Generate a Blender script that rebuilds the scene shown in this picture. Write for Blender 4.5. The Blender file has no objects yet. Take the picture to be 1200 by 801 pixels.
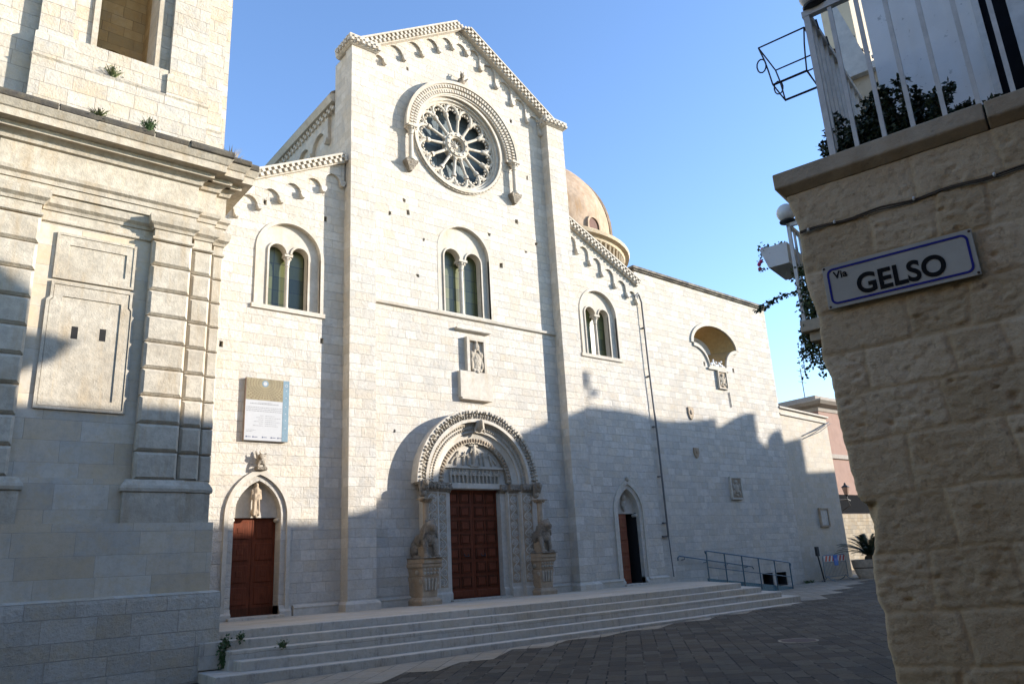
import bpy, bmesh, math, random
from mathutils import Vector, Matrix, noise
from mathutils.geometry import tessellate_polygon
random.seed(7)
PI = math.pi
S = bpy.context.scene
COL = S.collection
# ------------------------------------------------------------------ camera
cam_d = bpy.data.cameras.new('camera'); cam = bpy.data.objects.new('camera', cam_d); COL.objects.link(cam)
cam_d.sensor_width = 36.0; cam_d.lens = 885.0 / 1200 * 36; cam_d.clip_start = .1; cam_d.clip_end = 3000
yaw, pitch, roll = math.radians(39.41), math.radians(16.33), math.radians(-3.14)
fw = Vector((math.sin(yaw)*math.cos(pitch), math.cos(yaw)*math.cos(pitch), math.sin(pitch)))
rt = Vector((math.cos(yaw), -math.sin(yaw), 0)); up = rt.cross(fw)
r2 = math.cos(roll)*rt + math.sin(roll)*up; u2 = -math.sin(roll)*rt + math.cos(roll)*up
cam.matrix_world = Matrix(((r2.x, u2.x, -fw.x, 0), (r2.y, u2.y, -fw.y, 0), (r2.z, u2.z, -fw.z, 2.0), (0, 0, 0, 1)))
S.camera = cam
# ------------------------------------------------------------------ sky, sun, exposure
SUN = Vector((1.6, -1.0, .50)).normalized()
w = bpy.data.worlds.new('World'); S.world = w; w.use_nodes = True
wn = w.node_tree.nodes; wl = w.node_tree.links
sky = wn.new('ShaderNodeTexSky'); sky.sky_type = 'NISHITA'; sky.sun_disc = False
sky.sun_elevation = math.asin(SUN.z); sky.sun_rotation = math.atan2(SUN.x, SUN.y)
sky.air_density = 1.0; sky.dust_density = .25; sky.ozone_density = 2.6; sky.altitude = 100
bg = wn['Background']; bg.inputs[1].default_value = .15
hs = wn.new('ShaderNodeHueSaturation'); hs.inputs['Saturation'].default_value = 1.06; hs.inputs['Hue'].default_value = .507; wl.new(sky.outputs[0], hs.inputs['Color']); wl.new(hs.outputs[0], bg.inputs[0])
sd = bpy.data.lights.new('sun', 'SUN'); sun = bpy.data.objects.new('sun', sd); COL.objects.link(sun)
sd.energy = 3.75; sd.angle = math.radians(.53); sd.color = (1.0, .945, .86)
sun.rotation_euler = (-SUN).to_track_quat('-Z', 'Y').to_euler(); sun.location = (40, -30, 40)
S.view_settings.view_transform = 'Standard'; S.view_settings.look = 'None'
S.view_settings.exposure = 1.5; S.view_settings.gamma = 1.0
S.render.engine = 'CYCLES'

# ------------------------------------------------------------------ node helpers
def new_mat(name):
    m = bpy.data.materials.new(name); m.use_nodes = True
    nt = m.node_tree; b = nt.nodes['Principled BSDF']
    return m, nt, b
class NT:
    def __init__(s, nt): s.nt = nt
    def n(s, t, **kw):
        o = s.nt.nodes.new(t)
        for k, v in kw.items():
            if k.startswith('i_'): o.inputs[k[2:].replace('_', ' ')].default_value = v
            else: setattr(o, k, v)
        return o
    def l(s, a, b): s.nt.links.new(a, b)
    def math(s, op, a, b=None, c=None):
        o = s.nt.nodes.new('ShaderNodeMath'); o.operation = op
        for i, x in enumerate((a, b, c)):
            if x is None: continue
            if isinstance(x, (int, float)): o.inputs[i].default_value = x
            else: s.l(x, o.inputs[i])
        return o.outputs[0]
    def mix(s, f, a, b, bt='MIX'):
        o = s.nt.nodes.new('ShaderNodeMix'); o.data_type = 'RGBA'; o.blend_type = bt
        for i, x in ((0, f), (6, a), (7, b)):
            if isinstance(x, (int, float)): o.inputs[i].default_value = x
            elif isinstance(x, tuple): o.inputs[i].default_value = (*x, 1) if len(x) == 3 else x
            else: s.l(x, o.inputs[i])
        return o.outputs[2]
    def noise(s, vec, scale, detail=4, rough=.55, dist=0):
        o = s.nt.nodes.new('ShaderNodeTexNoise'); o.inputs['Scale'].default_value = scale
        o.inputs['Detail'].default_value = detail; o.inputs['Roughness'].default_value = rough
        o.inputs['Distortion'].default_value = dist
        s.l(vec, o.inputs['Vector']); return o.outputs['Fac']
    def ramp(s, fac, stops):
        o = s.nt.nodes.new('ShaderNodeValToRGB'); e = o.color_ramp.elements
        while len(e) < len(stops): e.new(.5)
        for q, (p, c) in zip(e, stops):
            q.position = p; q.color = (*c, 1) if isinstance(c, tuple) else (c, c, c, 1)
        s.l(fac, o.inputs[0]); return o.outputs[0]
    def bump(s, h, strength, dist, normal=None):
        o = s.nt.nodes.new('ShaderNodeBump'); o.inputs['Strength'].default_value = strength
        o.inputs['Distance'].default_value = dist; s.l(h, o.inputs['Height'])
        if normal is not None: s.l(normal, o.inputs['Normal'])
        return o.outputs[0]
def xyz(t, x, y, z):
    o = t.n('ShaderNodeCombineXYZ')
    for i, q in enumerate((x, y, z)):
        if isinstance(q, (int, float)): o.inputs[i].default_value = q
        else: t.l(q, o.inputs[i])
    return o.outputs[0]

def masonry(name, base, row=.3, width=.6, mortar=.006, mort_col=None, var=.22, warm=(1.0, .86, .66), warm_amt=.45,
            stain=(.55, .5, .45), stain_amt=.35, bump=.5, rough_bump=.35, seed=0., vary_rows=.10, ground=False, rot=0., black=.0, bdist=.02, grey=.25, drip=.0, pale_joint=.0):
    m, nt, b = new_mat(name); t = NT(nt)
    g = t.n('ShaderNodeNewGeometry'); pos = g.outputs['Position']
    sp = t.n('ShaderNodeSeparateXYZ'); t.l(pos, sp.inputs[0]); X, Y, Z = sp.outputs
    if ground:
        c, s_ = math.cos(rot), math.sin(rot)
        U = t.math('ADD', t.math('MULTIPLY', X, c), t.math('MULTIPLY', Y, s_))
        V = t.math('ADD', t.math('MULTIPLY', X, -s_), t.math('MULTIPLY', Y, c))
    else:
        U = t.math('ADD', X, Y); V = Z
    # unequal courses: the height runs through a slow wobble, each course keeps level
    wob = t.noise(xyz(t, 0, 0, V), .9 / row * .33, 1)
    V2 = t.math('ADD', t.math('ADD', V, t.math('MULTIPLY', wob, vary_rows * 3)), seed)
    rw = t.math('FLOOR', t.math('DIVIDE', V2, row))
    wob2 = t.noise(xyz(t, t.math('MULTIPLY', U, .55 / width), t.math('MULTIPLY', rw, 7.31), 0), 1.0, 1)
    U2 = t.math('ADD', t.math('ADD', U, t.math('MULTIPLY', wob2, width * .9)), t.math('MULTIPLY', t.math('SINE', t.math('MULTIPLY', rw, 12.9)), width))
    jit = t.noise(pos, 3.0, 2)
    jv = t.math('MULTIPLY', t.math('SUBTRACT', jit, .5), .05 * row)
    br = t.n('ShaderNodeTexBrick'); t.l(xyz(t, t.math('ADD', U2, jv), t.math('ADD', V2, jv), 0), br.inputs['Vector'])
    br.inputs['Color1'].default_value = (0, 0, 0, 1); br.inputs['Color2'].default_value = (1, 1, 1, 1); br.inputs['Mortar'].default_value = (.5, .5, .5, 1)
    br.inputs['Scale'].default_value = 1; br.inputs['Mortar Size'].default_value = mortar; br.inputs['Mortar Smooth'].default_value = .35
    br.inputs['Brick Width'].default_value = width; br.inputs['Row Height'].default_value = row; br.inputs['Bias'].default_value = 0
    rnd = br.outputs['Color']; mf = br.outputs['Fac']
    cells = t.n('ShaderNodeTexWhiteNoise', noise_dimensions='1D'); t.l(t.math('ADD', t.math('MULTIPLY', rnd, 91.7), t.math('MULTIPLY', rw, 3.3)), cells.inputs['W'])
    wv = cells.outputs['Value']
    lo = tuple(c * (1 - var) for c in base); hi = tuple(min(.9, c * (1 + var * .55)) for c in base)
    col = t.mix(t.ramp(rnd, [(.05, 0.), (.95, 1.)]), lo, hi)
    wm = tuple(base[i] * warm[i] for i in range(3))
    col = t.mix(t.math('MULTIPLY', t.ramp(wv, [(.55, 0.), (.95, 1.)]), warm_amt), col, wm)
    big = t.noise(pos, .55, 5, .6)
    col = t.mix(t.math('MULTIPLY', t.ramp(big, [(.45, 0.), (.75, 1.)]), warm_amt * .8), col, wm)
    st = t.noise(xyz(t, t.math('MULTIPLY', U, 2.6), 0, t.math('MULTIPLY', V, .45)) if not ground else pos, 1.3, 6, .65)
    sc = tuple(base[i] * stain[i] for i in range(3))
    col = t.mix(t.math('MULTIPLY', t.ramp(st, [(.52, 0.), (.78, 1.)]), stain_amt), col, sc)
    gp = t.noise(pos, 1.9, 7, .7)
    col = t.mix(t.math('MULTIPLY', t.ramp(gp, [(.5, 0.), (.62, 1.)]), grey), col, tuple(sum(base)/3*f for f in (.74, .73, .70)))
    fine = t.noise(pos, 9.0, 6, .7)
    col = t.mix(t.math('MULTIPLY', t.ramp(fine, [(.35, 1.), (.55, 0.)]), .22), col, sc)
    if black:
        bl = t.noise(pos, 2.2, 8, .75)
        col = t.mix(t.math('MULTIPLY', t.ramp(bl, [(.5, 0.), (.62, 1.)]), black), col, (.06, .055, .05))
    sp1 = t.noise(pos, 16., 3, .8)
    col = t.mix(t.math('MULTIPLY', t.ramp(sp1, [(.28, 1.), (.36, 0.)]), .55), col, tuple(c * .45 for c in base))
    mc = mort_col or tuple(c * .62 for c in base)
    if pale_joint:
        pj = t.noise(pos, 2.7, 4, .6); mc = t.mix(t.math('MULTIPLY', t.ramp(pj, [(.52, 0.), (.62, 1.)]), pale_joint), mc, (.30, .265, .21))
    mot = t.noise(pos, 3.6, 6, .72)
    col = t.mix(t.math('MULTIPLY', t.ramp(mot, [(.46, 0.), (.64, 1.)]), warm_amt * .9), col, tuple(base[i] * (.95, .80, .58)[i] for i in range(3)))
    if drip:
        dv = t.noise(xyz(t, t.math('MULTIPLY', U, 9.), 0, t.math('MULTIPLY', V, 2.2)), 1.0, 7, .75)
        col = t.mix(t.math('MULTIPLY', t.ramp(dv, [(.52, 0.), (.70, 1.)]), drip), col, (.045, .042, .038))
    brk = t.noise(pos, 1.7, 3)
    col = t.mix(t.math('MULTIPLY', mf, t.ramp(brk, [(.3, .25), (.65, .95)])), col, mc)
    t.l(col, b.inputs['Base Color']); b.inputs['Roughness'].default_value = .9
    b.inputs['Specular IOR Level'].default_value = .25
    # pits
    pit = t.noise(pos, 22., 5, .7)
    hgt = t.math('ADD', t.math('MULTIPLY', mf, -1.0), t.math('MULTIPLY', t.math('ADD', fine, t.math('MULTIPLY', pit, .5)), rough_bump))
    hgt = t.math('ADD', hgt, t.math('MULTIPLY', rnd, .35))
    t.l(t.bump(hgt, bump, bdist), b.inputs['Normal'])
    return m

def plain_stone(name, base, dirt=.35, bump=.4, scale=7., carved=0., cscale=9., black=.0):
    m, nt, b = new_mat(name); t = NT(nt)
    pos = t.n('ShaderNodeNewGeometry').outputs['Position']
    n1 = t.noise(pos, scale, 6, .65); n2 = t.noise(pos, 1.1, 5, .6); n3 = t.noise(pos, 30., 4, .6)
    d = tuple(c * f for c, f in zip(base, (.62, .55, .46)))
    col = t.mix(t.math('MULTIPLY', t.ramp(n2, [(.42, 0.), (.7, 1.)]), dirt), base, d)
    col = t.mix(t.math('MULTIPLY', t.ramp(n1, [(.4, 1.), (.58, 0.)]), dirt * .8), col, tuple(c * .6 for c in base))
    sp1 = t.noise(pos, 17., 3, .8)
    col = t.mix(t.math('MULTIPLY', t.ramp(sp1, [(.28, 1.), (.37, 0.)]), .6), col, tuple(c * .4 for c in base))
    mp = t.n('ShaderNodeMapping'); mp.inputs['Scale'].default_value = (3.2, 3.2, .5); t.l(pos, mp.inputs[0])
    rs = t.noise(mp.outputs[0], 1.5, 5, .6)
    col = t.mix(t.math('MULTIPLY', t.ramp(rs, [(.5, 0.), (.72, 1.)]), dirt * .9), col, tuple(c * f for c, f in zip(base, (.72, .58, .40))))
    if black:
        bl = t.noise(pos, 3.1, 8, .75)
        col = t.mix(t.math('MULTIPLY', t.ramp(bl, [(.44, 0.), (.58, 1.)]), black), col, (.055, .05, .045))
    h = t.math('ADD', t.math('MULTIPLY', n1, .6), t.math('MULTIPLY', n3, .3))
    if carved:
        v = t.n('ShaderNodeTexVoronoi', feature='SMOOTH_F1'); v.inputs['Scale'].default_value = cscale
        wv = t.n('ShaderNodeTexWave', wave_type='RINGS'); wv.inputs['Scale'].default_value = cscale * .5; wv.inputs['Distortion'].default_value = 9; wv.inputs['Detail'].default_value = 2; wv.inputs['Detail Scale'].default_value = 1.4
        t.l(pos, v.inputs['Vector']); t.l(pos, wv.inputs['Vector'])
        h = t.math('ADD', h, t.math('MULTIPLY', t.math('SUBTRACT', wv.outputs['Fac'], v.outputs['Distance']), carved))
    t.l(col, b.inputs['Base Color']); b.inputs['Roughness'].default_value = .88; b.inputs['Specular IOR Level'].default_value = .25
    t.l(t.bump(h, bump, .03), b.inputs['Normal'])
    return m

def simple(name, c, rough=.5, metal=0., var=.15, scale=14., bump=.0, spec=.5):
    m, nt, b = new_mat(name); t = NT(nt)
    tc = t.n('ShaderNodeTexCoord').outputs['Object']
    n1 = t.noise(tc, scale, 5, .6)
    col = t.mix(t.ramp(n1, [(.35, 0.), (.68, 1.)]), tuple(x * (1 - var) for x in c), tuple(min(1, x * (1 + var)) for x in c))
    t.l(col, b.inputs['Base Color']); b.inputs['Roughness'].default_value = rough; b.inputs['Metallic'].default_value = metal
    b.inputs['Specular IOR Level'].default_value = spec
    if bump: t.l(t.bump(n1, bump, .01), b.inputs['Normal'])
    return m

def wood_mat(name, c, scale=1.0):
    m, nt, b = new_mat(name); t = NT(nt)
    pos = t.n('ShaderNodeNewGeometry').outputs['Position']
    mp = t.n('ShaderNodeMapping'); mp.inputs['Scale'].default_value = (22*scale, 22*scale, 1.6*scale); t.l(pos, mp.inputs[0])
    g = t.noise(mp.outputs[0], 1.6, 5, .6, .6); n2 = t.noise(pos, 1.4, 4)
    col = t.mix(t.ramp(g, [(.3, 0.), (.7, 1.)]), tuple(x * .55 for x in c), tuple(x * 1.25 for x in c))
    col = t.mix(t.math('MULTIPLY', t.ramp(n2, [(.4, 0.), (.7, 1.)]), .5), col, tuple(x * .6 for x in c))
    t.l(col, b.inputs['Base Color']); b.inputs['Roughness'].default_value = .6; b.inputs['Specular IOR Level'].default_value = .15
    t.l(t.bump(g, .25, .004), b.inputs['Normal'])
    return m

def leaf_mat(name, a, c):
    m, nt, b = new_mat(name); t = NT(nt)
    g = t.n('ShaderNodeNewGeometry')
    rn = g.outputs['Random Per Island']
    col = t.mix(rn, a, c); t.l(col, b.inputs['Base Color']); b.inputs['Roughness'].default_value = .5
    return m

def glass_mat(name, c1, c2, rough=.12):
    m, nt, b = new_mat(name); t = NT(nt)
    pos = t.n('ShaderNodeNewGeometry').outputs['Position']
    n1 = t.noise(pos, 2.3, 3); sp = t.n('ShaderNodeSeparateXYZ'); t.l(pos, sp.inputs[0])
    br = t.n('ShaderNodeTexBrick'); t.l(xyz(t, sp.outputs[0], sp.outputs[2], 0), br.inputs['Vector'])
    br.offset = 0.0
    br.inputs['Scale'].default_value = 1; br.inputs['Brick Width'].default_value = .46; br.inputs['Row Height'].default_value = .42; br.inputs['Mortar Size'].default_value = .012
    br.inputs['Color1'].default_value = (*c1, 1); br.inputs['Color2'].default_value = (*c2, 1); br.inputs['Mortar'].default_value = (.012, .012, .012, 1)
    col = t.mix(t.math('MULTIPLY', n1, .5), br.outputs['Color'], c1)
    t.l(col, b.inputs['Base Color']); b.inputs['Roughness'].default_value = rough; b.inputs['Specular IOR Level'].default_value = .6
    t.l(t.bump(n1, .15, .02), b.inputs['Normal'])
    return m

LIME = (.56, .522, .462)
M = {}
M['facade'] = masonry('facade_limestone', LIME, .28, .46, .006, mort_col=(.43, .39, .335), warm_amt=.27, stain_amt=.34, var=.15, bump=.9, rough_bump=1.1, bdist=.035, grey=.4)
M['palazzo'] = masonry('palazzo_limestone', (.53, .492, .432), .27, .46, .006, mort_col=(.42, .38, .33), warm_amt=.24, stain_amt=.3, var=.16, seed=3.1, bump=.8, rough_bump=1.0, bdist=.03, grey=.4)
M['annex'] = masonry('annex_limestone', (.50, .45, .375), .25, .44, .004, mort_col=(.4, .35, .29), warm_amt=.25, stain_amt=.25, var=.1, seed=5.3)
M['tower'] = masonry('tower_limestone', (.53, .475, .385), .44, 1.05, .005, mort_col=(.32, .28, .23), warm=(1., .82, .6), warm_amt=.5, stain_amt=.42, var=.16, seed=1.7, black=.0, grey=.3)
M['tower_up'] = masonry('tower_upper_limestone', (.53, .485, .41), .34, .60, .007, mort_col=(.27, .23, .19), warm=(1., .85, .66), warm_amt=.42, stain_amt=.35, var=.15, seed=.7, black=.08, bump=.9, rough_bump=.9, bdist=.035, grey=.4)
M['plinth'] = masonry('rough_plinth_stone', (.53, .485, .41), .32, .80, .007, vary_rows=.16, mort_col=(.34, .30, .25), warm=(.85, .72, .55), warm_amt=.5, stain_amt=.6, var=.13, bump=.9, rough_bump=1.3, seed=2.2, black=.0, bdist=.035)
M['trim'] = plain_stone('carved_limestone', (.53, .485, .415), .4, .45)
M['tower_trim'] = plain_stone('tower_moulding_stone', (.51, .45, .355), .55, .8, black=.10)
M['old_trim'] = plain_stone('lichen_blackened_stone', (.24, .215, .175), .6, .9, black=.85)
M['moss'] = plain_stone('moss_blackened_coping', (.115, .10, .075), .7, 1., black=.8)
M['carved'] = plain_stone('deep_carved_stone', (.45, .385, .30), .55, .9, carved=1.6, cscale=13., black=.12)
M['relief'] = plain_stone('figure_relief_stone', (.47, .42, .345), .5, .8, carved=.5, cscale=26.)
M['grey_carved'] = plain_stone('grey_weathered_sculpture', (.39, .34, .275), .6, .9, carved=.8, cscale=22., black=.3)
M['rust_stone'] = plain_stone('rust_stained_stone', (.42, .33, .235), .6, .6, black=.1)
M['ochre'] = masonry('ochre_recess_stone', (.38, .275, .14), .3, .5, .008, mort_col=(.2, .14, .07), warm_amt=.4, stain_amt=.5, var=.2)
M['cave'] = plain_stone('vault_plaster', (.40, .27, .12), .4, .3)
M['step'] = masonry('step_limestone', (.52, .47, .40), .9, 2.1, .004, mort_col=(.2, .18, .15), warm_amt=.3, stain=(.55, .5, .45), stain_amt=.5, var=.10, vary_rows=0, seed=9.3, black=.10, bump=.6, rough_bump=.8, drip=.5)
M['landing'] = masonry('landing_slabs', (.48, .43, .36), .8, 1.2, .006, mort_col=(.2, .17, .14), warm_amt=.4, stain_amt=.5, var=.12, ground=True, seed=3., bump=.3)
M['paving'] = masonry('dark_basalt_paving', (.17, .148, .120), .31, .52, .018, mort_col=(.026, .024, .022), warm=(1.1, .95, .8), warm_amt=.5, stain=(.5, .5, .52), stain_amt=.6, var=.45, ground=True, rot=math.radians(43), vary_rows=.06, bump=1.0, rough_bump=3.0, bdist=.07, pale_joint=.8, grey=.3)
M['pale_paving'] = masonry('pale_paving_slabs', (.30, .265, .215), .5, .75, .012, mort_col=(.07, .06, .05), warm_amt=.4, stain_amt=.55, var=.2, ground=True, rot=math.radians(43), bump=.6, rough_bump=1.)
M['door'] = wood_mat('red_brown_door_wood', (.155, .040, .017))
M['door_dark'] = wood_mat('dark_door_wood', (.10, .030, .013))
M['iron'] = simple('dark_iron', (.03, .03, .033), .55, .3)
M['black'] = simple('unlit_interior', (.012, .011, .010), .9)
M['lead'] = simple('lead_downpipe', (.10, .10, .105), .55, .2)
M['glass'] = glass_mat('leaded_green_glass', (.035, .045, .022), (.13, .135, .040), rough=.3)
M['rose_glass'] = glass_mat('blue_grey_rose_glass', (.060, .085, .095), (.095, .13, .14), rough=.65)
M['pale_roof'] = plain_stone('pale_roof_slabs', (.55, .47, .34), .4, .4)
M['roof'] = simple('weathered_roof_tiles', (.22, .17, .12), .9, 0, .4, 6.)
M['dome'] = plain_stone('ochre_dome_plaster', (.42, .315, .225), .8, .35, 4.)
M['dome_trim'] = plain_stone('dome_cornice_stone', (.47, .39, .28), .5, .4)
M['ramp_paint'] = simple('blue_grey_ramp_paint', (.055, .145, .19), .45, .1, .25)
M['rail_paint'] = simple('blue_handrail_paint', (.055, .10, .14), .4, .2, .2)
M['white_paint'] = simple('white_railing_paint', (.50, .48, .44), .45, 0, .12)
M['white_wall'] = plain_stone('white_plaster', (.70, .69, .67), .2, .2, 3.)
M['cream'] = plain_stone('cream_plaster', (.50, .43, .33), .3, .2, 3.)
M['globe'] = simple('opal_globe', (.62, .60, .56), .25, 0, .08)
M['pink'] = plain_stone('salmon_plaster', (.30, .19, .15), .25, .25, 2.)
M['pink_trim'] = plain_stone('grey_house_cornice', (.33, .29, .25), .3, .3)
M['terrace'] = masonry('rubble_terrace_stone', (.34, .29, .22), .22, .36, .012, warm_amt=.5, stain_amt=.5, var=.3, seed=4.4, bump=.8)
M['terracotta'] = simple('sandy_planter', (.50, .42, .33), .8, 0, .2, 5., .3)
M['leaf'] = leaf_mat('dark_shrub_leaves', (.012, .022, .008), (.035, .055, .018))
M['ivy'] = leaf_mat('ivy_leaves', (.018, .035, .010), (.06, .095, .025))
M['palm'] = leaf_mat('cycad_leaves', (.012, .026, .012), (.035, .06, .026))
M['weed'] = leaf_mat('ledge_weed_leaves', (.05, .075, .02), (.13, .14, .05))
M['fern'] = leaf_mat('step_fern_leaves', (.022, .05, .012), (.06, .11, .03))
M['dry'] = leaf_mat('dry_grass', (.22, .17, .09), (.34, .27, .15))
M['rust_leaf'] = leaf_mat('dried_red_brown_leaves', (.07, .03, .016), (.13, .06, .03))
M['stem'] = simple('woody_stem', (.07, .05, .03), .9)
M['flower'] = simple('magenta_petals', (.5, .03, .16), .5)
M['brick_red'] = masonry('rust_brick', (.13, .055, .03), .08, .2, .008, mort_col=(.08, .05, .04), warm_amt=.3, var=.35, seed=2.)
M['sign'] = simple('enamel_sign_face', (.36, .335, .285), .6, 0, .10, 5., spec=.2)
M['sign_blue'] = simple('enamel_blue', (.016, .018, .17), .6, 0, .1, spec=.15)
M['sign_black'] = simple('black_enamel', (.008, .008, .008), .7, spec=.1)
M['paper'] = simple('printed_white_board', (.38, .38, .385), .5, 0, .03)
M['gold_print'] = simple('printed_gold_dome', (.21, .17, .09), .5, 0, .2, 4.)
M['dark_print'] = simple('printed_brown_coffers', (.15, .105, .05), .5)
M['blue_print'] = simple('printed_blue_strip', (.13, .205, .25), .5, 0, .1)
M['grey_print'] = simple('printed_grey_text', (.22, .22, .22), .5)
M['navy_print'] = simple('printed_dark_logo', (.06, .07, .13), .5)
M['board_edge'] = simple('board_side', (.18, .12, .085), .7)
M['steel'] = simple('galvanised_steel', (.16, .20, .23), .45, .5, .2)
M['red_band'] = simple('red_reflective', (.45, .05, .03), .4)
M['white_band'] = simple('white_reflective', (.6, .6, .58), .4)
M['blue_band'] = simple('blue_plastic', (.03, .16, .5), .4)
M['rusty'] = simple('rusty_cast_iron', (.065, .035, .025), .8, .2, .4, 20., .5)
M['lamp_glass'] = simple('lantern_glass', (.25, .16, .12), .2)
M['canvas'] = simple('black_canvas', (.008, .009, .011), 1., spec=.05)

# street-wall stone: its relief is geometry, the colour holds blocks, dirt and painted light on the notch
def street_stone():
    m, nt, b = new_mat('yellowed_tufa_blocks'); t = NT(nt)
    tc = t.n('ShaderNodeTexCoord').outputs['Object']
    at = t.n('ShaderNodeAttribute', attribute_name='block'); sp = t.n('ShaderNodeSeparateColor'); t.l(at.outputs['Color'], sp.inputs[0])
    rnd, mort_lit = sp.outputs[0], sp.outputs[1]
    n1 = t.noise(tc, 3.2, 7, .7); n2 = t.noise(tc, 24., 6, .7); n3 = t.noise(tc, 1.2, 4); n4 = t.noise(tc, 75., 4, .6)
    col = t.mix(t.ramp(rnd, [(0., 0.), (1., 1.)]), (.385, .285, .17), (.53, .41, .27))
    col = t.mix(t.math('MULTIPLY', t.ramp(n1, [(.48, 0.), (.66, 1.)]), .5), col, (.33, .215, .105))
    col = t.mix(t.math('MULTIPLY', t.ramp(n3, [(.45, 0.), (.7, 1.)]), .35), col, (.54, .44, .32))
    col = t.mix(t.math('MULTIPLY', t.ramp(n2, [(.36, 1.), (.47, 0.)]), .4), col, (.19, .13, .065))
    col = t.mix(t.math('MULTIPLY', mort_lit, .85), col, t.mix(n1, (.33, .22, .105), (.56, .44, .29)))  # joints and the painted-lit notch share this colour
    t.l(col, b.inputs['Base Color']); b.inputs['Roughness'].default_value = .95; b.inputs['Specular IOR Level'].default_value = .15
    t.l(t.bump(t.math('ADD', n2, t.math('MULTIPLY', n4, .5)), .6, .014), b.inputs['Normal'])
    return m
M['street_stone'] = street_stone()
M['slab'] = plain_stone('terrace_slab_stone', (.43, .355, .26), .5, .5)

# ------------------------------------------------------------------ mesh helpers
class MB:
    def __init__(s): s.v = []; s.f = []
    def add(s, vs, fs):
        o = len(s.v); s.v += [tuple(p) for p in vs]; s.f += [tuple(i + o for i in f) for f in fs]; return s
    def box(s, x0, x1, y0, y1, z0, z1):
        return s.add([(x0, y0, z0), (x1, y0, z0), (x1, y1, z0), (x0, y1, z0), (x0, y0, z1), (x1, y0, z1), (x1, y1, z1), (x0, y1, z1)],
                     [(0, 3, 2, 1), (4, 5, 6, 7), (0, 1, 5, 4), (1, 2, 6, 5), (2, 3, 7, 6), (3, 0, 4, 7)])
    def prism(s, poly, y0, y1, holes=()):
        loops = [list(poly)] + [list(h) for h in holes]
        flat = [p for l in loops for p in l]; n = len(flat)
        tris = tessellate_polygon([[Vector((p[0], p[1], 0)) for p in l] for l in loops])
        vs = [(p[0], y0, p[1]) for p in flat] + [(p[0], y1, p[1]) for p in flat]
        fs = [tuple(t) for t in tris] + [tuple(i + n for i in reversed(t)) for t in tris]
        o = 0
        for l in loops:
            k = len(l)
            for i in range(k):
                j = (i + 1) % k; fs.append((o + i, o + j, n + o + j, n + o + i))
            o += k
        return s.add(vs, fs)
    def plan(s, poly, z0, z1):
        n = len(poly); tris = tessellate_polygon([[Vector((p[0], p[1], 0)) for p in poly]])
        zz = lambda z, p: z(p[0], p[1]) if callable(z) else z
        vs = [(p[0], p[1], zz(z0, p)) for p in poly] + [(p[0], p[1], zz(z1, p)) for p in poly]
        fs = [tuple(t) for t in tris] + [tuple(i + n for i in t) for t in tris] + [(i, (i+1) % n, n + (i+1) % n, n + i) for i in range(n)]
        return s.add(vs, fs)
    def tube(s, pts, r, n=8, cap=True):
        pts = [Vector(p) for p in pts]; rs = r if isinstance(r, (list, tuple)) else [r] * len(pts)
        vs = []; fs = []; prev = None
        for i, p in enumerate(pts):
            d = (pts[min(i+1, len(pts)-1)] - pts[max(i-1, 0)]).normalized()
            if prev is None:
                a = d.orthogonal().normalized()
            else:
                a = (prev - d * prev.dot(d)).normalized()
            prev = a; bb = d.cross(a)
            for k in range(n):
                q = 2 * PI * k / n; vs.append(p + rs[i] * (math.cos(q) * a + math.sin(q) * bb))
        for i in range(len(pts) - 1):
            for k in range(n):
                fs.append((i*n+k, i*n+(k+1) % n, (i+1)*n+(k+1) % n, (i+1)*n+k))
        if cap: fs.append(tuple(range(n))[::-1]); fs.append(tuple((len(pts)-1)*n + k for k in range(n)))
        return s.add(vs, fs)
    def lathe(s, prof, cx, cy, n=20, a0=0., a1=2*PI):
        full = abs(a1 - a0 - 2*PI) < 1e-6; m = n if full else n + 1
        vs = []; fs = []
        for r, z in prof:
            for k in range(m):
                q = a0 + (a1 - a0) * k / n; vs.append((cx + r*math.cos(q), cy + r*math.sin(q), z))
        for i in range(len(prof)-1):
            for k in range(n):
                k2 = (k+1) % m; fs.append((i*m+k, i*m+k2, (i+1)*m+k2, (i+1)*m+k))
        fs.append(tuple(range(m))[::-1]); fs.append(tuple((len(prof)-1)*m + k for k in range(m)))
        return s.add(vs, fs)
    def ring(s, cx, cz, r0, r1, y0, y1, a0=0., a1=PI, n=40, y0i=None):
        # arch band in the XZ plane, y0i: front of the inner edge (splay)
        full = abs(a1 - a0 - 2*PI) < 1e-6; m = n if full else n + 1
        y0i = y0 if y0i is None else y0i
        vs = []; fs = []
        for k in range(m):
            q = a0 + (a1-a0) * k / n; c, d = math.cos(q), math.sin(q)
            vs += [(cx + r0*c, y0i, cz + r0*d), (cx + r1*c, y0, cz + r1*d), (cx + r1*c, y1, cz + r1*d), (cx + r0*c, y1, cz + r0*d)]
        for k in range(n):
            a = k*4; b = ((k+1) % m)*4
            for j in range(4): fs.append((a+j, a+(j+1) % 4, b+(j+1) % 4, b+j))
        if not full: fs += [(0, 1, 2, 3), (n*4+3, n*4+2, n*4+1, n*4)]
        return s.add(vs, fs)
    def band(s, pa, pb, y0, y1):
        # strip between two polylines in XZ (same length), extruded y0..y1
        vs = []; fs = []
        for a, b in zip(pa, pb): vs += [(a[0], y0, a[1]), (b[0], y0, b[1]), (b[0], y1, b[1]), (a[0], y1, a[1])]
        n = len(pa)
        for k in range(n-1):
            a = k*4; b = a+4
            for j in range(4): fs.append((a+j, a+(j+1) % 4, b+(j+1) % 4, b+j))
        fs += [(0, 1, 2, 3), ((n-1)*4+3, (n-1)*4+2, (n-1)*4+1, (n-1)*4)]
        return s.add(vs, fs)
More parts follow.
